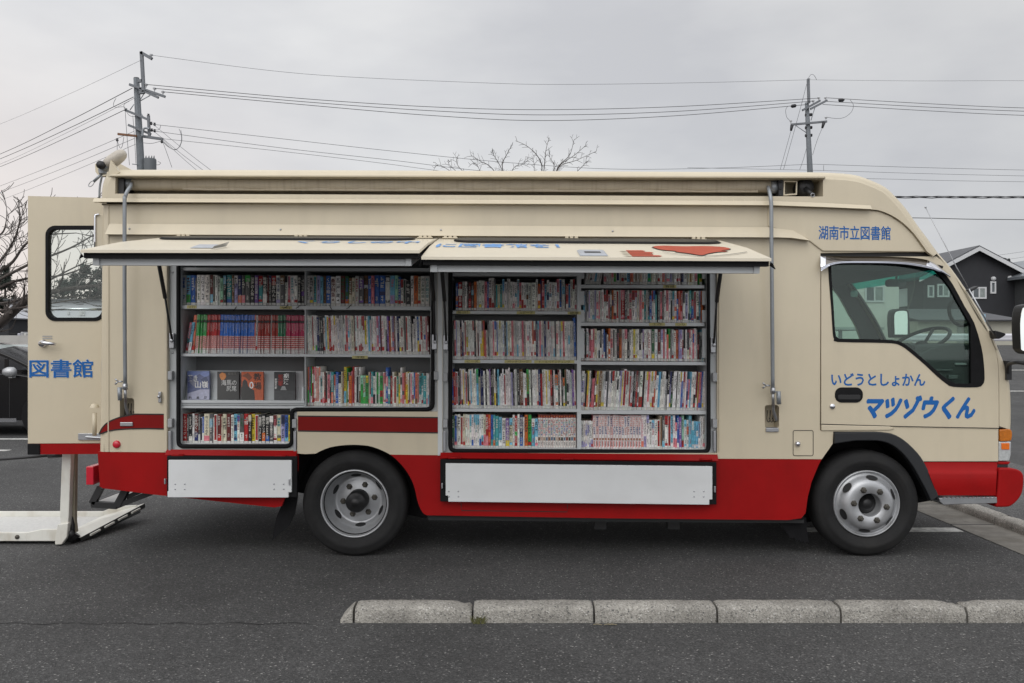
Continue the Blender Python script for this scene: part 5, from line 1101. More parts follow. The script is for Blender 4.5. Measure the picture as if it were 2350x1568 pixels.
TCOL = {('R1R', 7): CC['m'], ('R4L', 11): CC['m'], ('R1R', 8): CC['k'], ('Q1L', 32): CC['k'], ('Q1L', 1): CC['w'], ('R3R', 49): CC['k'], ('Q4R', 25): CC['k'], ('R1R', 20): CC['w'], ('Q1L', 30): CC['k'], ('Q1L', 43): CC['k'], ('R4L', 8): CC['k'], ('R4L', 30): CC['k'], ('R4L', 31): CC['k'], ('R1R', 0): CC['k'], ('Q2R', 41): CC['k'], ('R3R', 63): CC['k'], ('R3R', 61): CC['k']}
cand = []
for nm, x0, x1, by, fh, sl, where, lean, rows in SHELVES:
    toks = rows.split(); ws = []; items = []
    for tk in toks:
        i = 0
        while tk[i].isdigit(): i += 1
        ws.append(float(tk[:i])); items.append(tk[i:])
    tot = sum(ws); x = x0; idx = 0
    for j, (wd, it) in enumerate(zip(ws, items)):
        wpx = wd / tot * (x1 - x0); xa = x; x += wpx
        if it[0] == '_': continue
        kind = 'n'
        if it[0] in '!@#': kind = {'!': 'series', '@': 'comic', '#': 'girl'}[it[0]]; it = it[1:]
        cpart = ''.join(ch for ch in it if ch.isalpha() or ch == '/'); num = it[len(cpart):]
        main = cpart[0]; acc = cpart[2] if '/' in cpart else None
        hf = float(num) if num else 1.0
        ybase = by + sl * (xa - x0) / (x1 - x0)
        ln = lean
        if nm == 'Q1R': ln = .16 if j < 7 else 0.0
        if nm == 'R2L': ln = .14 if j < 2 else (.09 if j < 4 else .05 * max(0, 1 - j / 75))
        cand.append([wpx * fh * hf, nm, idx, xa, wpx, ybase, fh * hf, ln, main, acc, kind, where])
        idx += 1
order = sorted(range(len(cand)), key=lambda i: -cand[i][0])
chosen = set(order[:290])
LOOK = {'series': '{} topped series book', 'comic': 'maroon topped comic book', 'girl': 'pink lettered white book'}
for i, (ar, nm, idx, xa, wpx, yb_, hp, ln, main, acc, kind, where) in enumerate(cand):
    rg = random.Random(1000 + i)
    Yf = .085 + rg.uniform(-.006, .012)
    dpt = .19 if wpx < 5 else .14
    X0, X1, Z0 = gx(xa + .12, Yf), gx(xa + wpx - .12, Yf), gz(yb_, SY) + .0015
    H = hp * (D0 + Yf) / F * rg.uniform(.99, 1.01)
    Z0 = gz(yb_ , Yf)
    big = i in chosen
    mb = MB() if big else REST
    title = TITLES.get((nm, idx)); k2 = kind if kind != 'n' else 'n'
    spine(mb, X0, X1, Z0, H, Yf, ln, main, acc, rg, k2, title, TCOL.get((nm, idx)), dpt)
    if big:
        look = LOOK[kind].format(CN[main]) if kind != 'n' else CN[main] + (' and ' + CN[acc] if acc and acc != main else '') + ' book'
        o = mb.build('book', book_m, recalc=False)
        tag(o, '%s, %s from left, %s' % (look, ORD(idx + 1), where), 'book', 'books on the shelves of the mobile library')
rest = REST.build('books', book_m, recalc=False); tag(rest, 'thinner books filling the shelves between the larger ones', 'books', kind='stuff')
# ribbons hanging from books over the shelf edge
mb = MB()
for vx, vy, dx_, dy_ in ((544, 708, -8, 9), (661, 705, -9, 4), (688, 706, -9, 3), (756, 707, 6, 7), (805, 706, -10, 5)):
    a = at(vx, vy - 6, .05); b = at(vx + dx_ * .5, vy, .038); c = at(vx + dx_, vy + dy_ * .6, .036); mb.tube([a, b, c], .0022, 5)
tag(mb.build('bookmark_ribbons', ink), 'dark bookmark ribbons hanging over the top shelf edge of the rear opening', 'ribbon', kind='stuff')
# the four face-out books on the tray
def face_book(x0, x1, y0, y1, paint, label):
    t0, t1 = .135, .095
    def p(u, v, o=0.0):
        y = t1 + (t0 + .02 - t1) * v - o; return at(x0 + (x1 - x0) * u, y1 + (y0 - y1) * v, y)
    mb = MB()
    f = [p(0, 0), p(1, 0), p(1, 1), p(0, 1)]; bk = [q + Vector((0, .022, 0)) for q in f]
    base = paint(mb, p)
    mb.add(f + bk, [(0, 1, 2, 3), (7, 6, 5, 4), (0, 4, 5, 1), (1, 5, 6, 2), (3, 2, 6, 7), (0, 3, 7, 4)], 0, False, base)
    o = mb.build('book', book_m, recalc=False); return tag(o, label, 'book', 'face out books on the display tray')
def fq(mb, p, pts, c, o=.0015): mb.add([p(u, v, o) for u, v in pts], [tuple(range(len(pts)))], 0, False, c)
WH = lin((225, 224, 222))
def ft(mb, p, s, u0, u1, v0, v1, c, vert=False, bold=.015): write(mb, s, lambda u, v: p(u0 + (u1 - u0) * u, v0 + (v1 - v0) * v, .003), bold, 0, c, vertical=vert)
def b1(mb, p):
    fq(mb, p, [(0, 0), (1, 0), (1, .36), (.6, .36), (0, .22)], lin((176, 176, 200))); fq(mb, p, [(0, .86), (.3, .8), (.55, .9), (.8, .78), (1, .86), (1, 1), (0, 1)], lin((120, 136, 190))); fq(mb, p, [(.1, .6), (.35, .8), (.5, .6), (.3, .45)], lin((128, 130, 150)))
    fq(mb, p, [(.6, .7), (.85, .82), (1, .6), (.8, .5)], lin((64, 74, 110)))
    ft(mb, p, '蒼き', .02, .48, .62, .88, WH); ft(mb, p, '山嶺', .32, .95, .40, .66, WH); ft(mb, p, '馳', .05, .2, .02, .12, lin((40, 40, 50))); ft(mb, p, '星', .40, .55, .02, .12, lin((40, 40, 50))); ft(mb, p, '周', .74, .89, .02, .12, lin((40, 40, 50)))
    return lin((92, 100, 140))
def b2(mb, p):
    fq(mb, p, [(.1, .9), (.22, .97), (.38, .93), (.42, .82), (.33, .72), (.2, .70), (.12, .8)], lin((200, 120, 44))); ft(mb, p, '海馬の', .18, .92, .50, .72, WH, False, 0); ft(mb, p, '尻尾', .42, .9, .30, .50, WH, False, 0); ft(mb, p, '荻原浩', .5, .9, .88, .97, lin((120, 118, 112)), False, 0)
    return lin((38, 36, 35))
def b3(mb, p):
    fq(mb, p, [(0, 0), (.62, 0), (.58, .35), (.4, .42), (.3, .5), (.26, .66), (.16, .74), (.05, .66), (.03, .5), (0, .42)], lin((40, 36, 34))); fq(mb, p, [(0, .85), (.3, .97), (.5, .8), (.35, .68), (.2, .8)], lin((120, 60, 30)))
    ft(mb, p, '教', .54, .92, .68, .96, lin((40, 30, 26))); ft(mb, p, '場', .56, .92, .36, .64, lin((40, 30, 26))); ft(mb, p, '０', .30, .62, .38, .68, WH, False, .03)
    return lin((190, 84, 36))
def b4(mb, p):
    fq(mb, p, [(0, 0), (1, 0), (1, .34), (0, .34)], lin((66, 66, 68))); fq(mb, p, [(.3, .36), (.6, .36), (.52, .5), (.38, .5)], lin((150, 150, 150)))
    ft(mb, p, '痴漢', .44, .72, .56, .96, WH, True); ft(mb, p, '冤罪', .18, .44, .50, .92, lin((150, 42, 34)), True); ft(mb, p, '新堂冬樹', .02, .15, .40, .78, WH, True)
    return lin((46, 46, 48))
face_book(430, 480.5, 852, 917.5, b1, 'face out book with a snowy blue mountain cover, leftmost on the display tray')
face_book(498.5, 548, 853, 918, b2, 'face out black book with an orange patch and thin white title')
face_book(554, 604, 853.5, 918.5, b3, 'face out orange book with a dark figure and a white zero')
face_book(629, 677, 854, 919, b4, 'face out dark grey book with white and red title, rightmost on tray')

# ================================================================== POLES AND WIRES
def ins(mb, c, s=1.0, mi=1): mb.lathe([(.0, .16 * s), (.05 * s, .15 * s), (.07 * s, .10 * s), (.14 * s, .07 * s), (.06 * s, .04 * s), (.14 * s, 0), (.05 * s, -.05 * s), (.03 * s, -.2 * s)], c, 8, mi, axis='Z')
def c1(x, y): return (x / 2.24 / 1.743, (150 + y / 2.24) / 1.743)          # crop pixels of the left pole close-up
def c4(x, y): return ((3072 + x / 2.24) / 1.743, (250 + y / 2.24) / 1.743)
LY = 34.4
def PL(x, y, dy=0): v = c1(x, y); return at(v[0], v[1], LY + dy)
base = at(*c1(1310, 1700), LY); gzl = ground_z(LY)
PLt = thing('utility_pole', 'tall concrete utility pole with rusty crossarm and transformer, above the truck rear', 'utility pole', (PL(1300, 1300).x, LY, gzl), 'utility poles behind the truck')
mb = MB(); top = PL(1222, 368); bot = PL(1262, 1165); dirv = (bot - top); bt = top + dirv * ((top.z - gzl + .3) / (top.z - bot.z)); mb.tube([top, bot, bt], [.13, .175, .22], 14); mb.build('pole_shaft', pole_m, PLt)
mb = MB(); mb.tube([PL(1222, 362), PL(1223, 382)], .125, 12); mb.build('pole_cap', cable_m, PLt)
mb = MB()
for a, b, w_ in (((1268, 130), (1288, 490), .2), ((1262, 135), (1362, 192), .2), ((1160, 422), (1480, 532), .16), ((1250, 462), (1420, 540), .16), ((1120, 650), (1340, 742), .15), ((1150, 785), (1352, 868), .15), ((1330, 700), (1338, 885), .16), ((1268, 885), (1460, 912), .17), ((1236, 390), (1275, 390), .2), ((1250, 495), (1295, 490), .2)):
    mb = MB(); mb.beam(PL(*a, -.22), PL(*b, -.22), w_ * .68); mb.build('crossarm', arm_grey, PLt)
mb = MB()
for a, b in (((1200, 600), (1165, 650)), ((1300, 490), (1255, 560)), ((1345, 520), (1255, 570)), ((1265, 680), (1285, 715)), ((1185, 1135), (1235, 1140))): mb = MB(); mb.tube([PL(*a, -.18), PL(*b, -.18)], .022, 6); mb.build('brace', galv, PLt)
mb = MB(); mb.beam(PL(1056, 866, -.24), PL(1225, 884, -.24), .095); mb.build('crossarm', rust, PLt)['label'] = 'rusty brown crossarm end'
for p in ((1310, 428), (1385, 463), (1460, 494), (1355, 162)):
    mb = MB(); ins(mb, PL(*p, -.22), .62); mb.build('insulator', [insul_m, insul_m], PLt)
for p in ((1130, 652), (1330, 700), (1355, 772), (1360, 832), (1385, 780), (1385, 838), (1450, 935), (1050, 920)):
    mb = MB(); mb.lathe([(0, .09), (.06, .07), (.035, .03), (.07, .0), (.05, -.05), (.0, -.08)], PL(*p, -.22), 8, axis='Z'); mb.build('insulator', cable_m, PLt)
mb = MB(); mb.lathe([(0, .02), (.26, .0), (.28, -.06), (.28, -1.0)], PL(1345, 1088, -.1), 20, axis='Z')
for dx_ in (-.2, -.06, .07, .18): mb.tube([PL(1345, 1088, -.1) + Vector((dx_, 0, 0)), PL(1345, 1088, -.1) + Vector((dx_ + .01, 0, .15))], [.04, .015], 8)
mb.beam(PL(1290, 1140, -.2), PL(1320, 1140, -.2), .12); mb.build('transformer', mat('transformer_grey', (.10, .11, .12), .6), PLt)
mb = MB(); mb.tube(smooth_path([PL(1275, 890, -.4), PL(1282, 830, -.4), PL(1305, 812, -.4), PL(1340, 822, -.4)], 4), .05, 8); mb.build('cable_duct', galv, PLt)
mb = MB()
for P in ([(1050, 900), (1050, 930), (1050, 1020)], [(1052, 930), (1075, 990), (1095, 975), (1110, 890)], [(1122, 660), (1135, 850), (1160, 1145)], [(1190, 700), (1205, 900), (1218, 1130)], [(1040, 545), (1018, 590), (1030, 625), (1110, 622), (1125, 650)], [(1160, 570), (1112, 600), (1115, 640)], [(1130, 660), (1160, 700), (1205, 710), (1215, 700)],
          [(1440, 790), (1425, 825), (1380, 830)], [(1605, 820), (1625, 880), (1620, 950), (1575, 1008), (1500, 975), (1450, 920)], [(1620, 830), (1630, 920), (1600, 990), (1540, 1000), (1460, 930)], [(1285, 945), (1360, 950), (1440, 930)], [(1460, 940), (1500, 1050), (1540, 1165)], [(1415, 1112), (1440, 1125), (1420, 1142), (1400, 1140)]):
    mb.tube(smooth_path([PL(*p, -.4) for p in P], 4), .011, 5)
mb.build('jumper_wire', wire_m, PLt)
RYp = 42.4
def PR(x, y, dy=0): v = c4(x, y); return at(v[0], v[1], RYp + dy)
gzr = ground_z(RYp)
PRt = thing('utility_pole', 'utility pole with two slanted crossarms, above the cab end of the truck', 'utility pole', (PR(380, 1000).x, RYp, gzr), 'utility poles behind the truck')
mb = MB(); top = PR(348, 362); bot = PR(376, 965); dirv = bot - top; bt = top + dirv * ((top.z - gzr + .3) / (top.z - bot.z)); mb.tube([top, bot, bt], [.11, .16, .21], 14); mb.build('pole_shaft', pole_m, PRt)
mb = MB()
for a, b, w_ in (((360, 150), (366, 365), .24), ((308, 430), (468, 342), .20), ((380, 418), (530, 340), .20), ((205, 558), (528, 530), .19)): mb = MB(); mb.beam(PR(*a, -.2), PR(*b, -.2), w_ * .55); mb.build('crossarm', arm_grey, PRt)
for a, b in (((248, 565), (340, 628)), ((420, 405), (385, 520))): mb = MB(); mb.tube([PR(*a, -.15), PR(*b, -.15)], .02, 6); mb.build('brace', galv, PRt)
mb = MB()
for y in (470, 585, 655): mb.tube([PR(334, y + 2), PR(394, y - 2)], .09, 10)
mb.build('pole_band', cable_m, PRt)
for p in ((455, 322), (515, 322), (405, 350), (205, 530), (520, 498), (365, 152)):
    mb = MB(); ins(mb, PR(*p, -.2), .6); mb.build('insulator', [insul_m, insul_m], PRt)
for a, b in (((215, 565), (206, 612)), ((502, 535), (486, 588))):
    mb = MB(); mb.tube([PR(*a, -.35), PR(*b, -.35)], [.1, .06], 8); mb.build('cable_head', cable_m, PRt)
mb = MB()
for P in ([(206, 612), (160, 780), (110, 958)], [(486, 588), (440, 700), (400, 830)], [(348, 190), (280, 450), (140, 958)], [(345, 770), (320, 860), (285, 960)], [(175, 395), (158, 430), (168, 490), (195, 520)], [(735, 335), (765, 380), (750, 440), (690, 490), (620, 503), (530, 492)], [(360, 145), (385, 110), (412, 115), (435, 155)], [(500, 920), (498, 945), (500, 970)]):
    mb.tube(smooth_path([PR(*p, -.4) for p in P], 4), .012, 5)
mb.build('jumper_wire', wire_m, PRt)
mb = MB(); mb.tube([PR(632, 330, -.4), PR(640, 338, -.4), PR(672, 338, -.4), PR(684, 333, -.4)], [.04, .10, .10, .04], 8); mb.build('wire_sleeve', cable_m, PRt); mb = MB(); mb.tube([PR(205, 393, -.4), PR(215, 393, -.4), PR(245, 388, -.4), PR(254, 388, -.4)], [.04, .10, .10, .04], 8); mb.build('wire_sleeve', cable_m, PRt)

def wire(pts, r, label, group, m=cable_m, n=10):
    """pts: (vx, vy, Y) through which one wire hangs"""
    mb = MB(); P = smooth_path([at(*p) for p in pts], n); mb.tube(P, r * .56, 5, cap=False); tag(mb.build('overhead_wire', m, recalc=False), label, 'wire', group)
G1, G2, G3, G4 = 'wires between the two poles', 'wires leaving the left pole westward', 'wires leaving the right pole eastward', 'service drops from the left pole'
l_, r_ = LY - .35, RYp - .35
def mid(a, b, t, sagpx): return (a[0] + (b[0] - a[0]) * t, a[1] + (b[1] - a[1]) * t + sagpx, a[2] + (b[2] - a[2]) * t)
def span(a, b, pts, r, label, g, m=cable_m):
    wire([a] + [(x, y, a[2] + (b[2] - a[2]) * (x - a[0]) / (b[0] - a[0])) for x, y in pts] + [b], r, label, g, m)
span((*c1(1358, 160), l_), (*c4(362, 156), r_), [(700, 170), (1100, 190), (1300, 194), (1600, 190)], .016, 'topmost thin wire sagging from the bracket tip to the right pole head', G1, wire_m)
span((*c1(1312, 422), l_), (*c4(455, 320), r_), [(700, 227), (1000, 246), (1250, 252), (1550, 245)], .026, 'upper of three cables between the two pole tops', G1)
span((*c1(1387, 457), l_), (*c4(405, 347), r_), [(700, 234), (1000, 255), (1250, 264), (1550, 256)], .026, 'middle of three cables between the two pole tops', G1)
span((*c1(1462, 488), l_), (*c4(350, 378), r_), [(700, 241), (1000, 266), (1250, 277), (1550, 266)], .026, 'lower of three cables between the two pole tops', G1)
span((*c1(1380, 780), l_), (*c4(390, 912), r_), [(640, 318), (900, 347), (1150, 372), (1400, 388), (1640, 386)], .020, 'long low cable from the left pole passing behind the bare tree', G1, wire_m)
span((*c1(1385, 840), l_), (1500, 412, 40), [(640, 339), (900, 368), (1150, 396)], .020, 'second low cable dropping behind the truck roof, cross tied to the one above', G1, wire_m)
span((*c1(1460, 908), l_), (1300, 420, 39), [(640, 347), (870, 374), (1050, 397)], .018, 'lowest cable from the rusty crossarm pole running behind the roof', G1, wire_m)
for a, y1, y2, r, lb, m in (((1262, 205), 285, 366, .014, 'thin earth wire falling left from the pole bracket', wire_m), ((1185, 455), 354, 440, .032, 'uppermost thick cable falling to the left frame edge', cable_m), ((1195, 535), 365, 450, .032, 'second thick cable falling left, with a black sleeve near the pole', cable_m),
        ((1205, 545), 377, 460, .016, 'thin wire carrying a small clamp near the left frame edge', wire_m), ((1120, 648), 383, 465, .028, 'third thick cable leaving the pole left arm', cable_m), ((1200, 842), 427, 505, .020, 'upper low wire left of the pole, tied to the next', wire_m), ((1205, 905), 442, 520, .020, 'middle low wire left of the pole', wire_m), ((1215, 957), 460, 535, .018, 'lowest wire left of the pole, just above the roof lamp', wire_m)):
    v = c1(*a); wire([(*v, l_), (v[0] * .5, v[1] + (y1 - v[1]) * .51 + 1.5, l_ + 12), (0, y1, l_ + 25), (-200, y2 - 6, l_ + 42)], r, lb, G2, m)
for a, y1, r, lb, m, x0 in (((366, 156), 185.5, .014, 'thin earth wire running right from the right pole head', wire_m, None), ((530, 318), 248, .026, 'upper of three cables right of the right pole', cable_m, None), ((530, 350), 255.5, .026, 'middle of three cables right of the right pole', cable_m, None), ((490, 377), 265, .026, 'lower of three cables right of the right pole', cable_m, None),
        ((400, 912), 390.5, .020, 'wire leaving the right pole just above the cab roof', wire_m, None), ((450, 968), 404, .018, 'wire skimming the cab roof curve', wire_m, 1), ((910, 1042), 417.5, .018, 'wire below the one skimming the roof curve', wire_m, 1), ((1290, 1393), 504.5, .036, 'lowest black cable with small loops, right of the cab', cable_m, 1)):
    v = c4(*a); st = [(*v, r_)] if not x0 else [(v[0] - 300, v[1] - (y1 - v[1]) * .5, r_), (*v, r_)]
    wire(st + [((v[0] + 2350) / 2, (v[1] + y1) / 2 + (1.5 if y1 < 300 else .8), r_), (2350, y1, r_), (2600, y1 + 4, r_)], r, lb, G3, m)
mb = MB()                                   # twisted telephone cable
A, B_ = c4(1140, 1205), c4(2294, 1210)
for ph in (0, 2.1, 4.2):
    mb.tube([at(A[0] - 250 + (B_[0] + 200 - A[0] + 250) * k / 60, A[1] + (B_[1] - A[1]) * k / 60 + (1.5 + rnd.random()) * math.sin(k * .45 + ph), r_ - 3) for k in range(61)], .022, 5)
tag(mb.build('telephone_cable', cable_m, recalc=False), 'twisted bundle of black telephone cable right of the cab roof', 'cable')
for a, b, lb in (((1380, 785), (1870, 1175), 'steepest service wire slanting down right from the left pole'), ((1390, 850), (1800, 1175), 'middle service wire slanting down behind the roof'), ((1460, 915), (1745, 1175), 'lowest service wire slanting down behind the roof')):
    va, vb = c1(*a), c1(*b); d_ = ((vb[0] - va[0]), (vb[1] - va[1])); wire([(*va, l_), ((va[0] + vb[0]) / 2, (va[1] + vb[1]) / 2 + 1.5, l_ - 3), (*vb, l_ - 6), (va[0] + d_[0] * 1.4, va[1] + d_[1] * 1.35, l_ - 9)], .018, lb, G4, wire_m)
for a, b, lb in (((2260, 590), (2420, 566), 'thin wire over the house roofs at the far right'), ((2280, 600), (2420, 578), 'lower thin wire over the house roofs at the far right')): wire([(a[0], a[1], 70), ((a[0] + b[0]) / 2, (a[1] + b[1]) / 2 + 1, 70), (b[0], b[1], 70)], .022, lb, 'wires over the far houses', wire_m, 4)

# ================================================================== TREES
def branch(mb, p, d, r, ln, depth, rg, curl=.25, up=.12, minr=.004, twig=1.0):
    n = 5; P = [p]; dd = d.normalized(); kids = []
    for i in range(n):
        dd = (dd + Vector((rg.uniform(-curl, curl), rg.uniform(-curl, curl), rg.uniform(-curl, curl) * .7 + up)) * .45).normalized()
        p = p + dd * ln / n; P.append(p)
        if depth > 0 and i >= 1:
            for _ in range(1 if rg.random() < .9 * twig else 2 if rg.random() < .5 else 0): kids.append((p, dd, i))
    rs = [max(minr, r * (1 - .6 * i / n)) for i in range(n + 1)]
    mb.tube(P, rs, 5 if r > .02 else 4, cap=False)
    if depth > 0:
        kids.append((P[-1], dd, n))
        for q, kd, i in kids:
            ax = kd.orthogonal().normalized(); rot = Matrix.Rotation(rg.uniform(0, 6.28), 3, kd); s = rot @ ax
            nd = (kd + s * rg.uniform(.55, 1.0)).normalized() if i < n else (kd + s * .25)
            branch(mb, q, nd, max(minr, rs[i] * rg.uniform(.5, .72)), ln * rg.uniform(.55, .78), depth - 1, rg, curl, up, minr, twig)
def bare_tree(label, base, trunk, limbs, seed, depth, m, minr=.004, up=.12):
    t = thing('bare_tree', label, 'tree', base, 'bare trees behind the truck'); rg = random.Random(seed)
    mb = MB(); mb.tube(smooth_path([Vector(p) for p, r in trunk], 3), [trunk[min(i // 3, len(trunk) - 1)][1] for i in range((len(trunk) - 1) * 3 + 1)], 9); mb.build('trunk', m, t)
    mb = MB()
    for p, d, r, ln in limbs: branch(mb, Vector(p), Vector(d), r, ln, depth, rg, minr=minr, up=up)
    mb.build('branches', m, t, recalc=False)
TY = 10.0
def twig_run(mb, px, Y, r0, rg, step=9, ln=(7, 20)):
    """one photographed branch line (pixels at depth Y) with short alternate twigs"""
    P = smooth_path([at(x, y, Y + rg.uniform(-.25, .25)) for x, y in px], 5); n = len(P)
    mb.tube(P, [max(.004, r0 * (1 - .8 * i / n)) for i in range(n)], 5, cap=False); sg = 1
    for i in range(2, n):
        if rg.random() < .85:
            d = (P[i] - P[i - 1]).normalized(); sd = Vector((d.z, rg.uniform(-.4, .4), -d.x)) * sg; sg = -sg
            l = rg.uniform(*ln) * (D0 + Y) / F; q = P[i] + (d * .8 + sd * .8).normalized() * l; m_ = (P[i] + q) / 2 + Vector((0, 0, .02 * rg.random()))
            mb.tube([P[i], m_, q], [.0048, .0036, .0026], 4, cap=False)
            if rg.random() < .7: mb.tube([m_, m_ + (d + sd * -.3 + Vector((0, 0, .4))).normalized() * l * .5], .0028, 4, cap=False)
b0 = at(1215, 800, TY); b0.z = ground_z(TY); fork = at(1215, 500, TY)
bt = thing('bare_tree', 'leafless tree whose thin top twigs rise above the truck roof', 'tree', b0, 'bare trees behind the truck')
mb = MB(); mb.tube([b0, b0 + Vector((.05, 0, 1.2)), fork, at(1216, 455, TY)], [.14, .12, .08, .05], 9); mb.build('trunk', bark_l, bt)
mb = MB(); rg = random.Random(77)
cv = lambda x, y: ((1520 + x / 1.119) / 1.743, (400 + y / 1.119) / 1.743)
for run, r0 in (([(720, 420), (735, 305), (742, 230), (757, 168)], .016), ([(715, 400), (725, 300), (700, 245), (655, 205), (607, 183)], .016), ([(760, 420), (795, 305), (848, 248), (868, 180)], .016), ([(780, 380), (800, 300), (870, 248), (920, 205)], .014), ([(770, 400), (800, 303), (880, 270), (968, 230)], .014), ([(745, 360), (783, 300), (762, 262), (757, 232)], .01),
        ([(600, 420), (548, 305), (570, 240), (592, 202)], .016), ([(590, 420), (500, 305), (450, 275), (408, 248)], .014), ([(580, 400), (540, 300), (512, 252), (503, 230)], .012), ([(560, 380), (600, 303), (640, 288), (662, 270)], .01), ([(480, 420), (355, 303), (345, 258)], .012), ([(470, 420), (322, 303), (310, 275)], .01), ([(820, 380), (898, 305), (924, 277)], .012), ([(460, 420), (290, 303), (252, 294)], .01), ([(690, 380), (690, 290), (682, 262)], .01), ([(470, 400), (440, 300), (414, 285)], .01)):
    twig_run(mb, [cv(*p) for p in run], TY, r0 * .72, rg)
for run in ([(1215, 500), (1200, 462), (1180, 430)], [(1215, 500), (1232, 455), (1240, 430)], [(1215, 490), (1150, 455), (1120, 440)]): mb.tube([at(x, y, TY) for x, y in run], [.05, .035, .02], 6, cap=False)
mb.build('branches', bark_l, bt, recalc=False)
TY2 = 10.0
b0 = at(-70, 800, TY2); b0.z = ground_z(TY2); rg = random.Random(12)
bt = thing('bare_tree', 'spreading leafless cherry tree beyond the rear door, at the left edge', 'tree', b0, 'bare trees behind the truck')
mb = MB(); mb.tube(smooth_path([b0, at(-64, 765, TY2), at(-54, 700, TY2), at(-46, 620, TY2)], 3), [.24, .22, .20, .19, .18, .17, .15, .13, .11, .09], 9); mb.build('trunk', bark, bt)
mb = MB()
def limb(px, Y, r0, depth):
    P = smooth_path([at(x, y, Y + rg.uniform(-.3, .3)) for x, y in px], 5); n = len(P)
    mb.tube(P, [max(.005, r0 * (1 - .8 * i / n)) for i in range(n)], 6 if r0 > .03 else 4, cap=False)
    if depth == 0: return
    for i in range(2, n):
        if rg.random() < (.62 if depth > 1 else .6):
            x, y = 1175 + P[i].x * F / (D0 + P[i].y), 784 - (P[i].z - CZ) * F / (D0 + P[i].y)
            a = math.atan2(-(P[i].z - P[i - 1].z), P[i].x - P[i - 1].x) + rg.choice((-1, 1)) * rg.uniform(.35, .95); a = a * .8 + (-1.3) * .2
            l = (rg.uniform(45, 85) if depth == 2 else rg.uniform(14, 38)) * (1.3 if depth == 3 else 1)
            limb([(x, y), (x + l * .5 * math.cos(a) , y + l * .5 * math.sin(a)), (x + l * math.cos(a - .15), y + l * math.sin(a - .15))], P[i].y, max(.0055, r0 * .27 if depth == 2 else .0055), depth - 1)
for px, r0, dp_ in (([(-62, 768), (0, 742), (62, 690), (130, 668), (230, 655)], .11, 2), ([(-54, 700), (0, 660), (60, 640), (150, 630), (250, 590)], .055, 2), ([(-50, 660), (0, 600), (30, 555), (48, 505)], .05, 2), ([(-48, 640), (20, 610), (60, 560), (110, 540), (175, 535)], .055, 2), ([(-48, 640), (-20, 560), (8, 530), (16, 495)], .04, 2), ([(-54, 700), (40, 690), (120, 640), (200, 600)], .055, 2), ([(-50, 670), (60, 610), (160, 570), (230, 530)], .05, 2), ([(60, 560), (150, 500), (240, 445), (262, 440)], .02, 1), ([(-56, 720), (60, 705), (160, 690), (240, 680)], .045, 2), ([(-50, 680), (-120, 600), (-160, 540)], .06, 2)):
    limb(px, TY2 + rg.uniform(-.8, .8), r0 if r0 > .1 else r0 * .62, dp_)
mb.build('branches', bark, bt, recalc=False)

def leaf_mat(name, c):
    return mat(name, c, .8, 0, (.9, .45))
leafA = leaf_mat('dark_evergreen_leaf', (.020, .030, .022))
def evergreen(name, label, base, h, w_, n, seed, m=leafA, conical=False, group='evergreens far behind'):
    t = thing(name, label, 'tree', base, group); rg = random.Random(seed); b = Vector(base)
    mb = MB(); mb.tube([b - Vector((0, 0, .2)), b + Vector((0, 0, h * .85))], [h * .03, h * .008], 7); mb.build('trunk', bark, t)
    mb = MB(); cl = []
    for k in range(26):
        v = rg.random(); rad = w_ * ((1 - v) ** .8 if conical else math.sqrt(max(.05, 1 - (v * 1.7 - .7) ** 2))) * .8; a = rg.uniform(0, 6.28); q = math.sqrt(rg.random()); cl.append((b + Vector((rad * q * math.cos(a), rad * q * math.sin(a), h * (.12 + .85 * v))), w_ * rg.uniform(.2, .42) * (1 - .5 * v)))
    for k in range(n):
        c, r = rg.choice(cl); d = Vector((rg.gauss(0, 1), rg.gauss(0, 1), rg.gauss(0, 1))).normalized(); p = c + d * r * rg.uniform(.55, 1.1); s = h * rg.uniform(.012, .03)
        a = Vector((rg.gauss(0, 1), rg.gauss(0, 1), rg.gauss(0, .6))).normalized() * s; u = a.cross(d).normalized() * s * .7; mb.add([p - a, p + u, p + a, p - u], [(0, 1, 2, 3)])
    mb.build('crown', m, t, recalc=False)
EY = 62
for vx, vt, ww, sd, lb in ((12, 612, 1.7, 1, 'dark cone shaped evergreen at the left frame edge'), (165, 640, 2.2, 2, 'broad dark evergreen seen through the left half of the rear door window'), (208, 606, 2.5, 3, 'broad dark evergreen seen at the right of the rear door window'),):
    p = at(vx, 760, EY + sd * 1.5); p.z = ground_z(EY); topz = gz(vt, EY + sd * 1.5); evergreen('evergreen_tree', lb, p, topz - p.z, ww * 1.32, 3000, sd, conical=sd == 1)
for vx, vt, ww, sd, lb in ((2276, 590, 2.2, 11, 'small round wood top above the dark house roof, left one'), (2308, 594, 2.6, 12, 'small round wood top above the dark house roof, right one')):
    p = at(vx, 760, 90 + sd); p.z = 1.25; evergreen('evergreen_tree', lb, p, gz(vt, 90 + sd) - p.z, ww, 1500, sd)

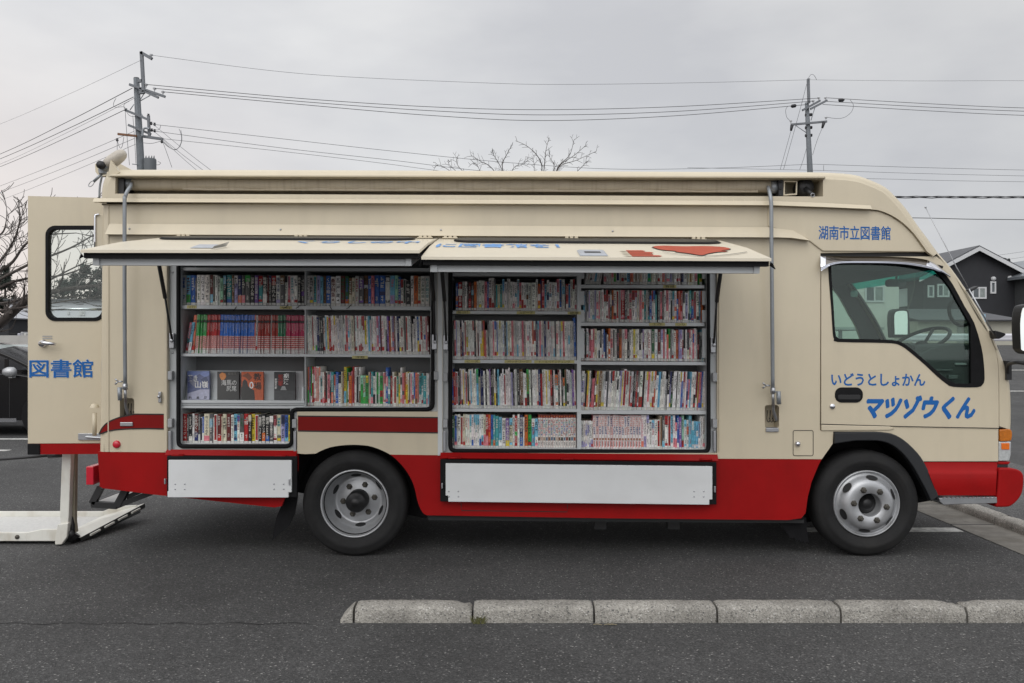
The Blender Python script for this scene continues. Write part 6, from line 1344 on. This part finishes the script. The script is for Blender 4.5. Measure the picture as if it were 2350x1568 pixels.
# ================================================================== HOUSES AND FAR THINGS
def win(parent, x0, x1, z0, z1, y, two=True, m=win_dark, m2=curtain_m):
    mb = MB(); t = .09; mb.prism([(x0, z0), (x1, z0), (x1, z1), (x0, z1)], y - .06, y + .02, [[(x0 + t, z0 + t), (x1 - t, z0 + t), (x1 - t, z1 - t), (x0 + t, z1 - t)]])
    if two: mb.box((x0 + x1) / 2 - .04, (x0 + x1) / 2 + .04, y - .05, y, z0 + t, z1 - t)
    w1 = mb.build('window', white_trim, parent)
    mb = MB(); mb.box(x0 + t, (x0 + x1) / 2 if two else x1 - t, y - .02, y - .005, z0 + t, z1 - t, 0)
    if two: mb.box((x0 + x1) / 2, x1 - t, y - .03, y - .005, z0 + t, z1 - t, 1)
    mb.build('pane', [m, m2], w1); return w1
def house(name, label, x0, x1, y0, y1, zb, ze, zr, wall, roof, ov=.45, trim=True):
    t = thing(name, label, 'house', ((x0 + x1) / 2, y0, zb), 'houses across the road'); xc = (x0 + x1) / 2
    mb = MB(); mb.prism([(x0, zb - .3), (x1, zb - .3), (x1, ze), (xc, zr), (x0, ze)], y0, y1); mb.build('wall', wall, t)
    mb = MB(); sl = (zr - ze) / (xc - x0); th = .16
    for s in (-1, 1):
        xe = xc + s * (xc - x0 + ov); zz = ze - sl * ov
        mb.prism([(xc, zr + .02), (xe, zz + .02), (xe, zz + .02 + th), (xc, zr + .02 + th)], y0 - ov, y1 + ov)
    mb.build('roof', roof, t)
    if trim:
        mb = MB()
        for s in (-1, 1):
            xe = xc + s * (xc - x0 + ov); zz = ze - sl * ov; mb.prism([(xc, zr - .14), (xe, zz - .14), (xe, zz + .10), (xc, zr + .10)], y0 - ov - .04, y0 - ov + .02)
        mb.build('barge_board', white_trim, t)
    return t
HY = 44.4
h1 = house('house', 'two storey charcoal house with white barge boards, right of the cab', gx(2119, HY), gx(2357, HY), HY, HY + 9.5, 1.2, gz(634, HY), gz(572, HY), house_dark, roof_dark)
def hw(par, v0, v1, w0, w1, Y=HY, two=True): return win(par, gx(v0, Y), gx(v1, Y), gz(w1, Y), gz(w0, Y), Y, two)
hw(h1, 2230, 2263, 659, 686); hw(h1, 2272, 2285, 646, 674, HY, False); hw(h1, 2150, 2178, 652, 682); hw(h1, 2128, 2143, 655, 683, HY, False)
mb = MB()
for vx, vy in ((2279, 640), (2317, 638)): mb.lathe([(0, -.15), (.12, -.12), (.13, 0)], at(vx, vy, HY), 10)
mb.build('outdoor_vent', white_trim, h1)
mb = MB(); mb.box(gx(2119, HY) - .02, gx(2119, HY), HY + 2.0, HY + 3.4, 3.6, 4.7); mb.build('window', white_trim, h1)
WYh = 38.5
h2 = house('house', 'pale rendered house with curtained window, seen through the cab glass', gx(1790, WYh), gx(2063, WYh), WYh, WYh + 8, 1.2, 6.0, 6.9, house_white, roof_dark)
hw(h2, 1984, 2029, 656, 694, WYh)
h3 = house('house', 'grey house with a light panelled roof at the far right edge', gx(2362, 43), gx(2600, 43), 43, 51, 1.2, gz(634, 43), gz(585, 43), mat('grey_siding', (.06, .063, .066), .8, 0, (3, .1)), mat('panelled_roof', (.20, .22, .24), .3, .2, (1.5, .3)))
hw(h3, 2372, 2395, 650, 675, 43)
h4 = house('house', 'far house with a shiny sloped roof behind the charcoal house, right edge', gx(2330, 66), gx(2480, 66), 66, 74, 1.2, gz(650, 66), gz(602, 66), house_white, mat('solar_roof', (.22, .25, .28), .25, .3))
GY = 36.0
gt = thing('garage', 'low beige garage with a grey lean-to roof below the charcoal house', 'garage', (gx(2230, GY), GY, 1.2))
mb = MB(); mb.box(gx(2105, GY), gx(2330, GY), GY, GY + 4.5, 1.0, gz(737, GY)); mb.build('wall', mat('beige_render', (.40, .39, .33), .85, 0, (2, .1)), gt)
mb = MB(); xa, xb = gx(2098, GY), gx(2338, GY); mb.add([(xa, GY - .4, gz(736, GY)), (xb, GY - .4, gz(736, GY)), (xb, GY + 5, gz(706, GY + 2)), (xa, GY + 5, gz(706, GY + 2)), (xa, GY - .4, gz(734, GY)), (xb, GY - .4, gz(734, GY)), (xb, GY + 5, gz(704, GY + 2)), (xa, GY + 5, gz(704, GY + 2))], [(0, 1, 2, 3), (4, 5, 6, 7), (0, 1, 5, 4), (0, 3, 7, 4), (1, 2, 6, 5)]); mb.build('roof', roof_dark, gt)
for a, b in ((2196, 2215), (2218, 2244)):
    mb = MB(); mb.box(gx(a, GY), gx(b, GY), GY - .03, GY, 1.1, gz(741, GY)); mb.build('shutter', mat('shutter_grey', (.24, .24, .22), .7, 0, (4, .2)), gt)
mb = MB(); mb.box(gx(2251, 33), gx(2262, 33), 33, 33.05, gz(752, 33), gz(721, 33)); bn = mb.build('banner', mat('pale_blue_banner', (.30, .48, .60), .7, 0, (3, .3)))
tag(bn, 'pale blue vertical banner hanging beside the wing mirror', 'banner')
mb = MB(); mb.tube([(gx(2250, 33), 33, ground_z(33) - .1), (gx(2250, 33), 33, gz(719, 33))], .04, 8); mb.build('banner_pole', galv, bn)
RYg = 24.0
gr = thing('guard_rail', 'white corrugated guard rail beyond the road, behind the cab pillar', 'guard rail', (14, RYg, ground_z(RYg)))
prg = [(gz(783, RYg), 0), (gz(779, RYg), -.06), (gz(775, RYg), 0), (gz(771, RYg), -.06), (gz(766, RYg), 0)]
mb = MB(); xs = (gx(2075, RYg), gx(2900, RYg)); vs = [(x, RYg + y, z) for x in xs for z, y in prg]; mb.add(vs, [(i, i + 1, 6 + i, 5 + i) for i in range(4)], 0, True); mb.build('rail', mat('white_guard_rail', (.62, .62, .66), .35, .2), gr, recalc=False)
for k in range(6):
    x = xs[0] + .4 + k * 2.0; mb = MB(); mb.tube([(x, RYg + .1, ground_z(RYg) - .1), (x, RYg + .1, gz(766, RYg))], .06, 8); mb.build('rail_post', white_trim, gr)
CYp = 29.0
cp = thing('carport', 'flat roofed carport on thin posts, seen through the cab glass', 'carport', (gx(1960, CYp), CYp, ground_z(CYp)))
mb = MB(); mb.box(gx(1860, CYp), gx(2030, CYp), CYp, CYp + 4, gz(757, CYp), gz(751, CYp)); mb.build('roof', mat('carport_roof', (.30, .33, .32), .5, 0, (2, .2)), cp)
for v in (1932, 2024):
    mb = MB(); x = gx(v, CYp); mb.box(x - .06, x + .06, CYp + .1, CYp + .22, ground_z(CYp) - .1, gz(757, CYp)); mb.build('post', dash_m, cp)
mb = MB(); mb.box(gx(1860, CYp), gx(2200, CYp + 3), CYp + 6.5, CYp + 6.7, 1.0, gz(778, CYp + 6)); tag(mb.build('boundary_wall', mat('block_wall', (.30, .30, .27), .9, 0, (3, .2))), 'low block wall behind the carport across the road', 'wall')
# left background
LBY = 50.0
lb_ = thing('apartment_building', 'white two storey building with small windows behind the parked cars', 'building', (gx(120, LBY), LBY, 1.2))
mb = MB(); mb.box(gx(22, LBY), gx(330, LBY), LBY, LBY + 10, 1.0, gz(690, LBY)); mb.build('wall', mat('bluish_white_wall', (.60, .62, .66), .85, 0, (2, .05)), lb_)
for v0, v1, w0, w1 in ((55, 62, 700, 713), (155, 160, 715, 722), (183, 189, 714, 724), (190, 195, 714, 724), (26, 31, 744, 750), (55, 64, 745, 748), (100, 112, 740, 752)): win(lb_, gx(v0, LBY), gx(v1, LBY), gz(w1, LBY), gz(w0, LBY), LBY, False)
mb = MB(); mb.box(gx(15, LBY), gx(335, LBY), LBY - .4, LBY + 10.4, gz(690, LBY), gz(687, LBY)); mb.build('roof', roof_dark, lb_)
mb = MB(); mb.box(gx(-120, 44), gx(20, 44), 44, 50, 1.0, gz(733, 44)); ds = mb.build('shed', house_dark); tag(ds, 'dark boxy shed at the left frame edge below the cherry limb', 'shed')
mb = MB(); mb.box(gx(-120, 44) - .3, gx(20, 44) + .3, 43.7, 50.3, gz(733, 44), gz(730, 44)); mb.build('roof', roof_dark, ds)
mb = MB(); mb.box(gx(-150, 30), gx(330, 30), 30, 30.2, ground_z(30) - .1, gz(770, 30)); tag(mb.build('boundary_wall', mat('pale_block_wall', (.42, .41, .39), .9, 0, (2, .15), None, .3, 0, ((.2, .19, .17), .5, (1, 1, 3)))), 'long pale block wall behind the parked cars', 'wall')
for k, (vx, c) in enumerate(((43, (.4, .4, .45)), (50, (.32, .32, .33)), (57, (.45, .45, .43)))):
    mb = MB(); mb.box(gx(vx - 3.5, 31), gx(vx + 3, 31), 31, 31.4, ground_z(31), gz(765 - k % 2 * 3, 31)); tag(mb.build('storage_box', mat('box_paint%d' % k, c, .7), None, .03), ['leftmost bluish box above the pale block wall', 'middle grey box above the pale block wall', 'rightmost pale box above the pale block wall'][k], 'box', 'boxes behind the wall')

# ---- parked cars
def car(label, x_front, y0, L_, H, W_, paint, z0=0.0, silver_mirror=True, glazing=None):
    glazing = glazing or glass_black
    """faces +X; y0 = near side"""
    t = thing('parked_car', label, 'car', (x_front - L_ / 2, y0 + W_ / 2, z0), 'cars parked behind the truck')
    X = lambda f: x_front - L_ * (1 - f)
    low = s2([(.0, .30), (.0, .55), (.015, .66), (.20, .70), (.45, .69), (.66, .66), (.72, .645), (.86, .58), (.96, .50), (.99, .42), (1.0, .30), (.99, .20)], 3) + [(.89, .17), (.70, .17), (.30, .17), (.11, .17), (.01, .2)]
    def loft(prof, yins, name, m):
        n = len(prof); vs = []; mb = MB()
        for yy, ins_, zs in yins:
            for f, z in prof:
                vs.append((X(.5 + (f - .5) * (1 - ins_)), y0 + yy, z0 + z * H * zs))
        k = len(yins); mb.add(vs, [(i * n + j, i * n + (j + 1) % n, (i + 1) * n + (j + 1) % n, (i + 1) * n + j) for i in range(k - 1) for j in range(n)], 0, True)
        mb.add(vs[:n], [tuple(range(n))]); mb.add(vs[-n:], [tuple(range(n))]); return mb.build(name, m, t)
    b = loft(low, [(.0, .03, .99), (.05, .005, 1), (W_ * .5, 0, 1.02), (W_ - .05, .005, 1), (W_, .03, .99)], 'body', paint)
    gh = s2([(.05, .66), (.10, .84), (.17, .945), (.30, .99), (.45, 1.0), (.55, .975), (.63, .90), (.70, .80), (.79, .655)], 3)
    loft(gh, [(.17, .015, .965), (.22, .0, .99), (W_ / 2, 0, 1.0), (W_ - .22, 0, .99), (W_ - .17, .015, .965)], 'cabin', paint)
    sw = [(.14, .70), (.18, .86), (.24, .93), (.36, .955), (.50, .95), (.58, .90), (.66, .81), (.73, .70)]
    for yy in (.15, W_ - .15):
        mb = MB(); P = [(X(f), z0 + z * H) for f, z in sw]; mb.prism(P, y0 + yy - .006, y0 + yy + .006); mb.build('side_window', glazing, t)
        for f in (.40, .645):
            mb = MB(); mb.box(X(f) - .03, X(f) + .03, y0 + yy - .012, y0 + yy + .012, z0 + .68 * H, z0 + (.955 if f < .5 else .82) * H); mb.build('window_pillar', paint, t)
    mb = MB(); mb.add([(X(.565), y0 + .28, z0 + .972 * H), (X(.565), y0 + W_ - .28, z0 + .972 * H), (X(.79), y0 + W_ - .2, z0 + .668 * H), (X(.79), y0 + .2, z0 + .668 * H)], [(0, 1, 2, 3)]); mb.build('windscreen', mat('car_windscreen', (.42, .47, .46), .15, 0, None, None, .5, .5), t, recalc=False)  # windscreen base colour is pale to stand in for reflected sky
    for f in (.165, .80):
        for yy, s in ((.0, 1), (W_, -1)):
            c = (X(f), y0 + yy - .012 * s, z0 + .31); mb = MB(); mb.lathe([(.19, .03 * s), (.24, .01 * s), (.29, .012 * s), (.31, .05 * s), (.31, .2 * s), (.2, .2 * s)], c, 32); wv = mb.build('wheel', tyre_m, t)
            mb = MB(); mb.lathe([(.195, .03 * s), (.18, .015 * s), (.15, .04 * s), (.05, .02 * s), (.0, .015 * s)], c, 24); mb.build('rim', silver, wv)
            mb = MB(); mb.disc((c[0], c[1] - .003 * s, c[2] + .01), .35, .35, 0, 30); mb.build('wheel_arch', rubber, t)
    mb = MB(); c = Vector((X(.69), y0 - .10, z0 + .685 * H)); mb.lathe([(.0, -.10), (.05, -.09), (.075, -.03), (.075, .05), (.05, .08), (0, .085)], c, 12, axis='X'); mb.box(c.x - .02, c.x + .03, c.y, c.y + .12, c.z - .09, c.z - .05); mb.build('wing_mirror', silver if silver_mirror else paint, t)
    mb = MB(); mb.prism([(X(.88), z0 + .55 * H), (X(.97), z0 + .47 * H), (X(.985), z0 + .41 * H), (X(.93), z0 + .44 * H)], y0 - .004, y0 + .2); mb.build('headlight', lens_clear, t, .01)
    mb = MB(); mb.prism([(X(.30), z0 + .15 * H), (X(.70), z0 + .15 * H), (X(.70), z0 + .19 * H), (X(.30), z0 + .19 * H)], y0 - .01, y0 + .04); mb.build('sill', chrome, t)
    mb = MB(); mb.box(X(.46), X(.51), y0 - .015, y0 + .01, z0 + .60 * H, z0 + .625 * H); mb.build('door_handle', paint, t, .004)
    mb = MB()
    for f in (.40, .675): mb.box(X(f) - .004, X(f) + .004, y0 - .003, y0 + .02, z0 + .2 * H, z0 + .68 * H)
    mb.build('door_gap', plastic, t)
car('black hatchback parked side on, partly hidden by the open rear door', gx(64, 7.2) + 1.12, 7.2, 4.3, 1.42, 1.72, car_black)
car('white car parked beyond the black one, only its roof and windscreen showing', gx(64, 10.2) + .75, 10.2, 4.2, 1.36, 1.7, car_white, ground_z(11), False, mat('pale_car_window', (.36, .42, .41), .08, 0, None, None, .5, .6))  # sky reflection put into the pale base colour of the side glass
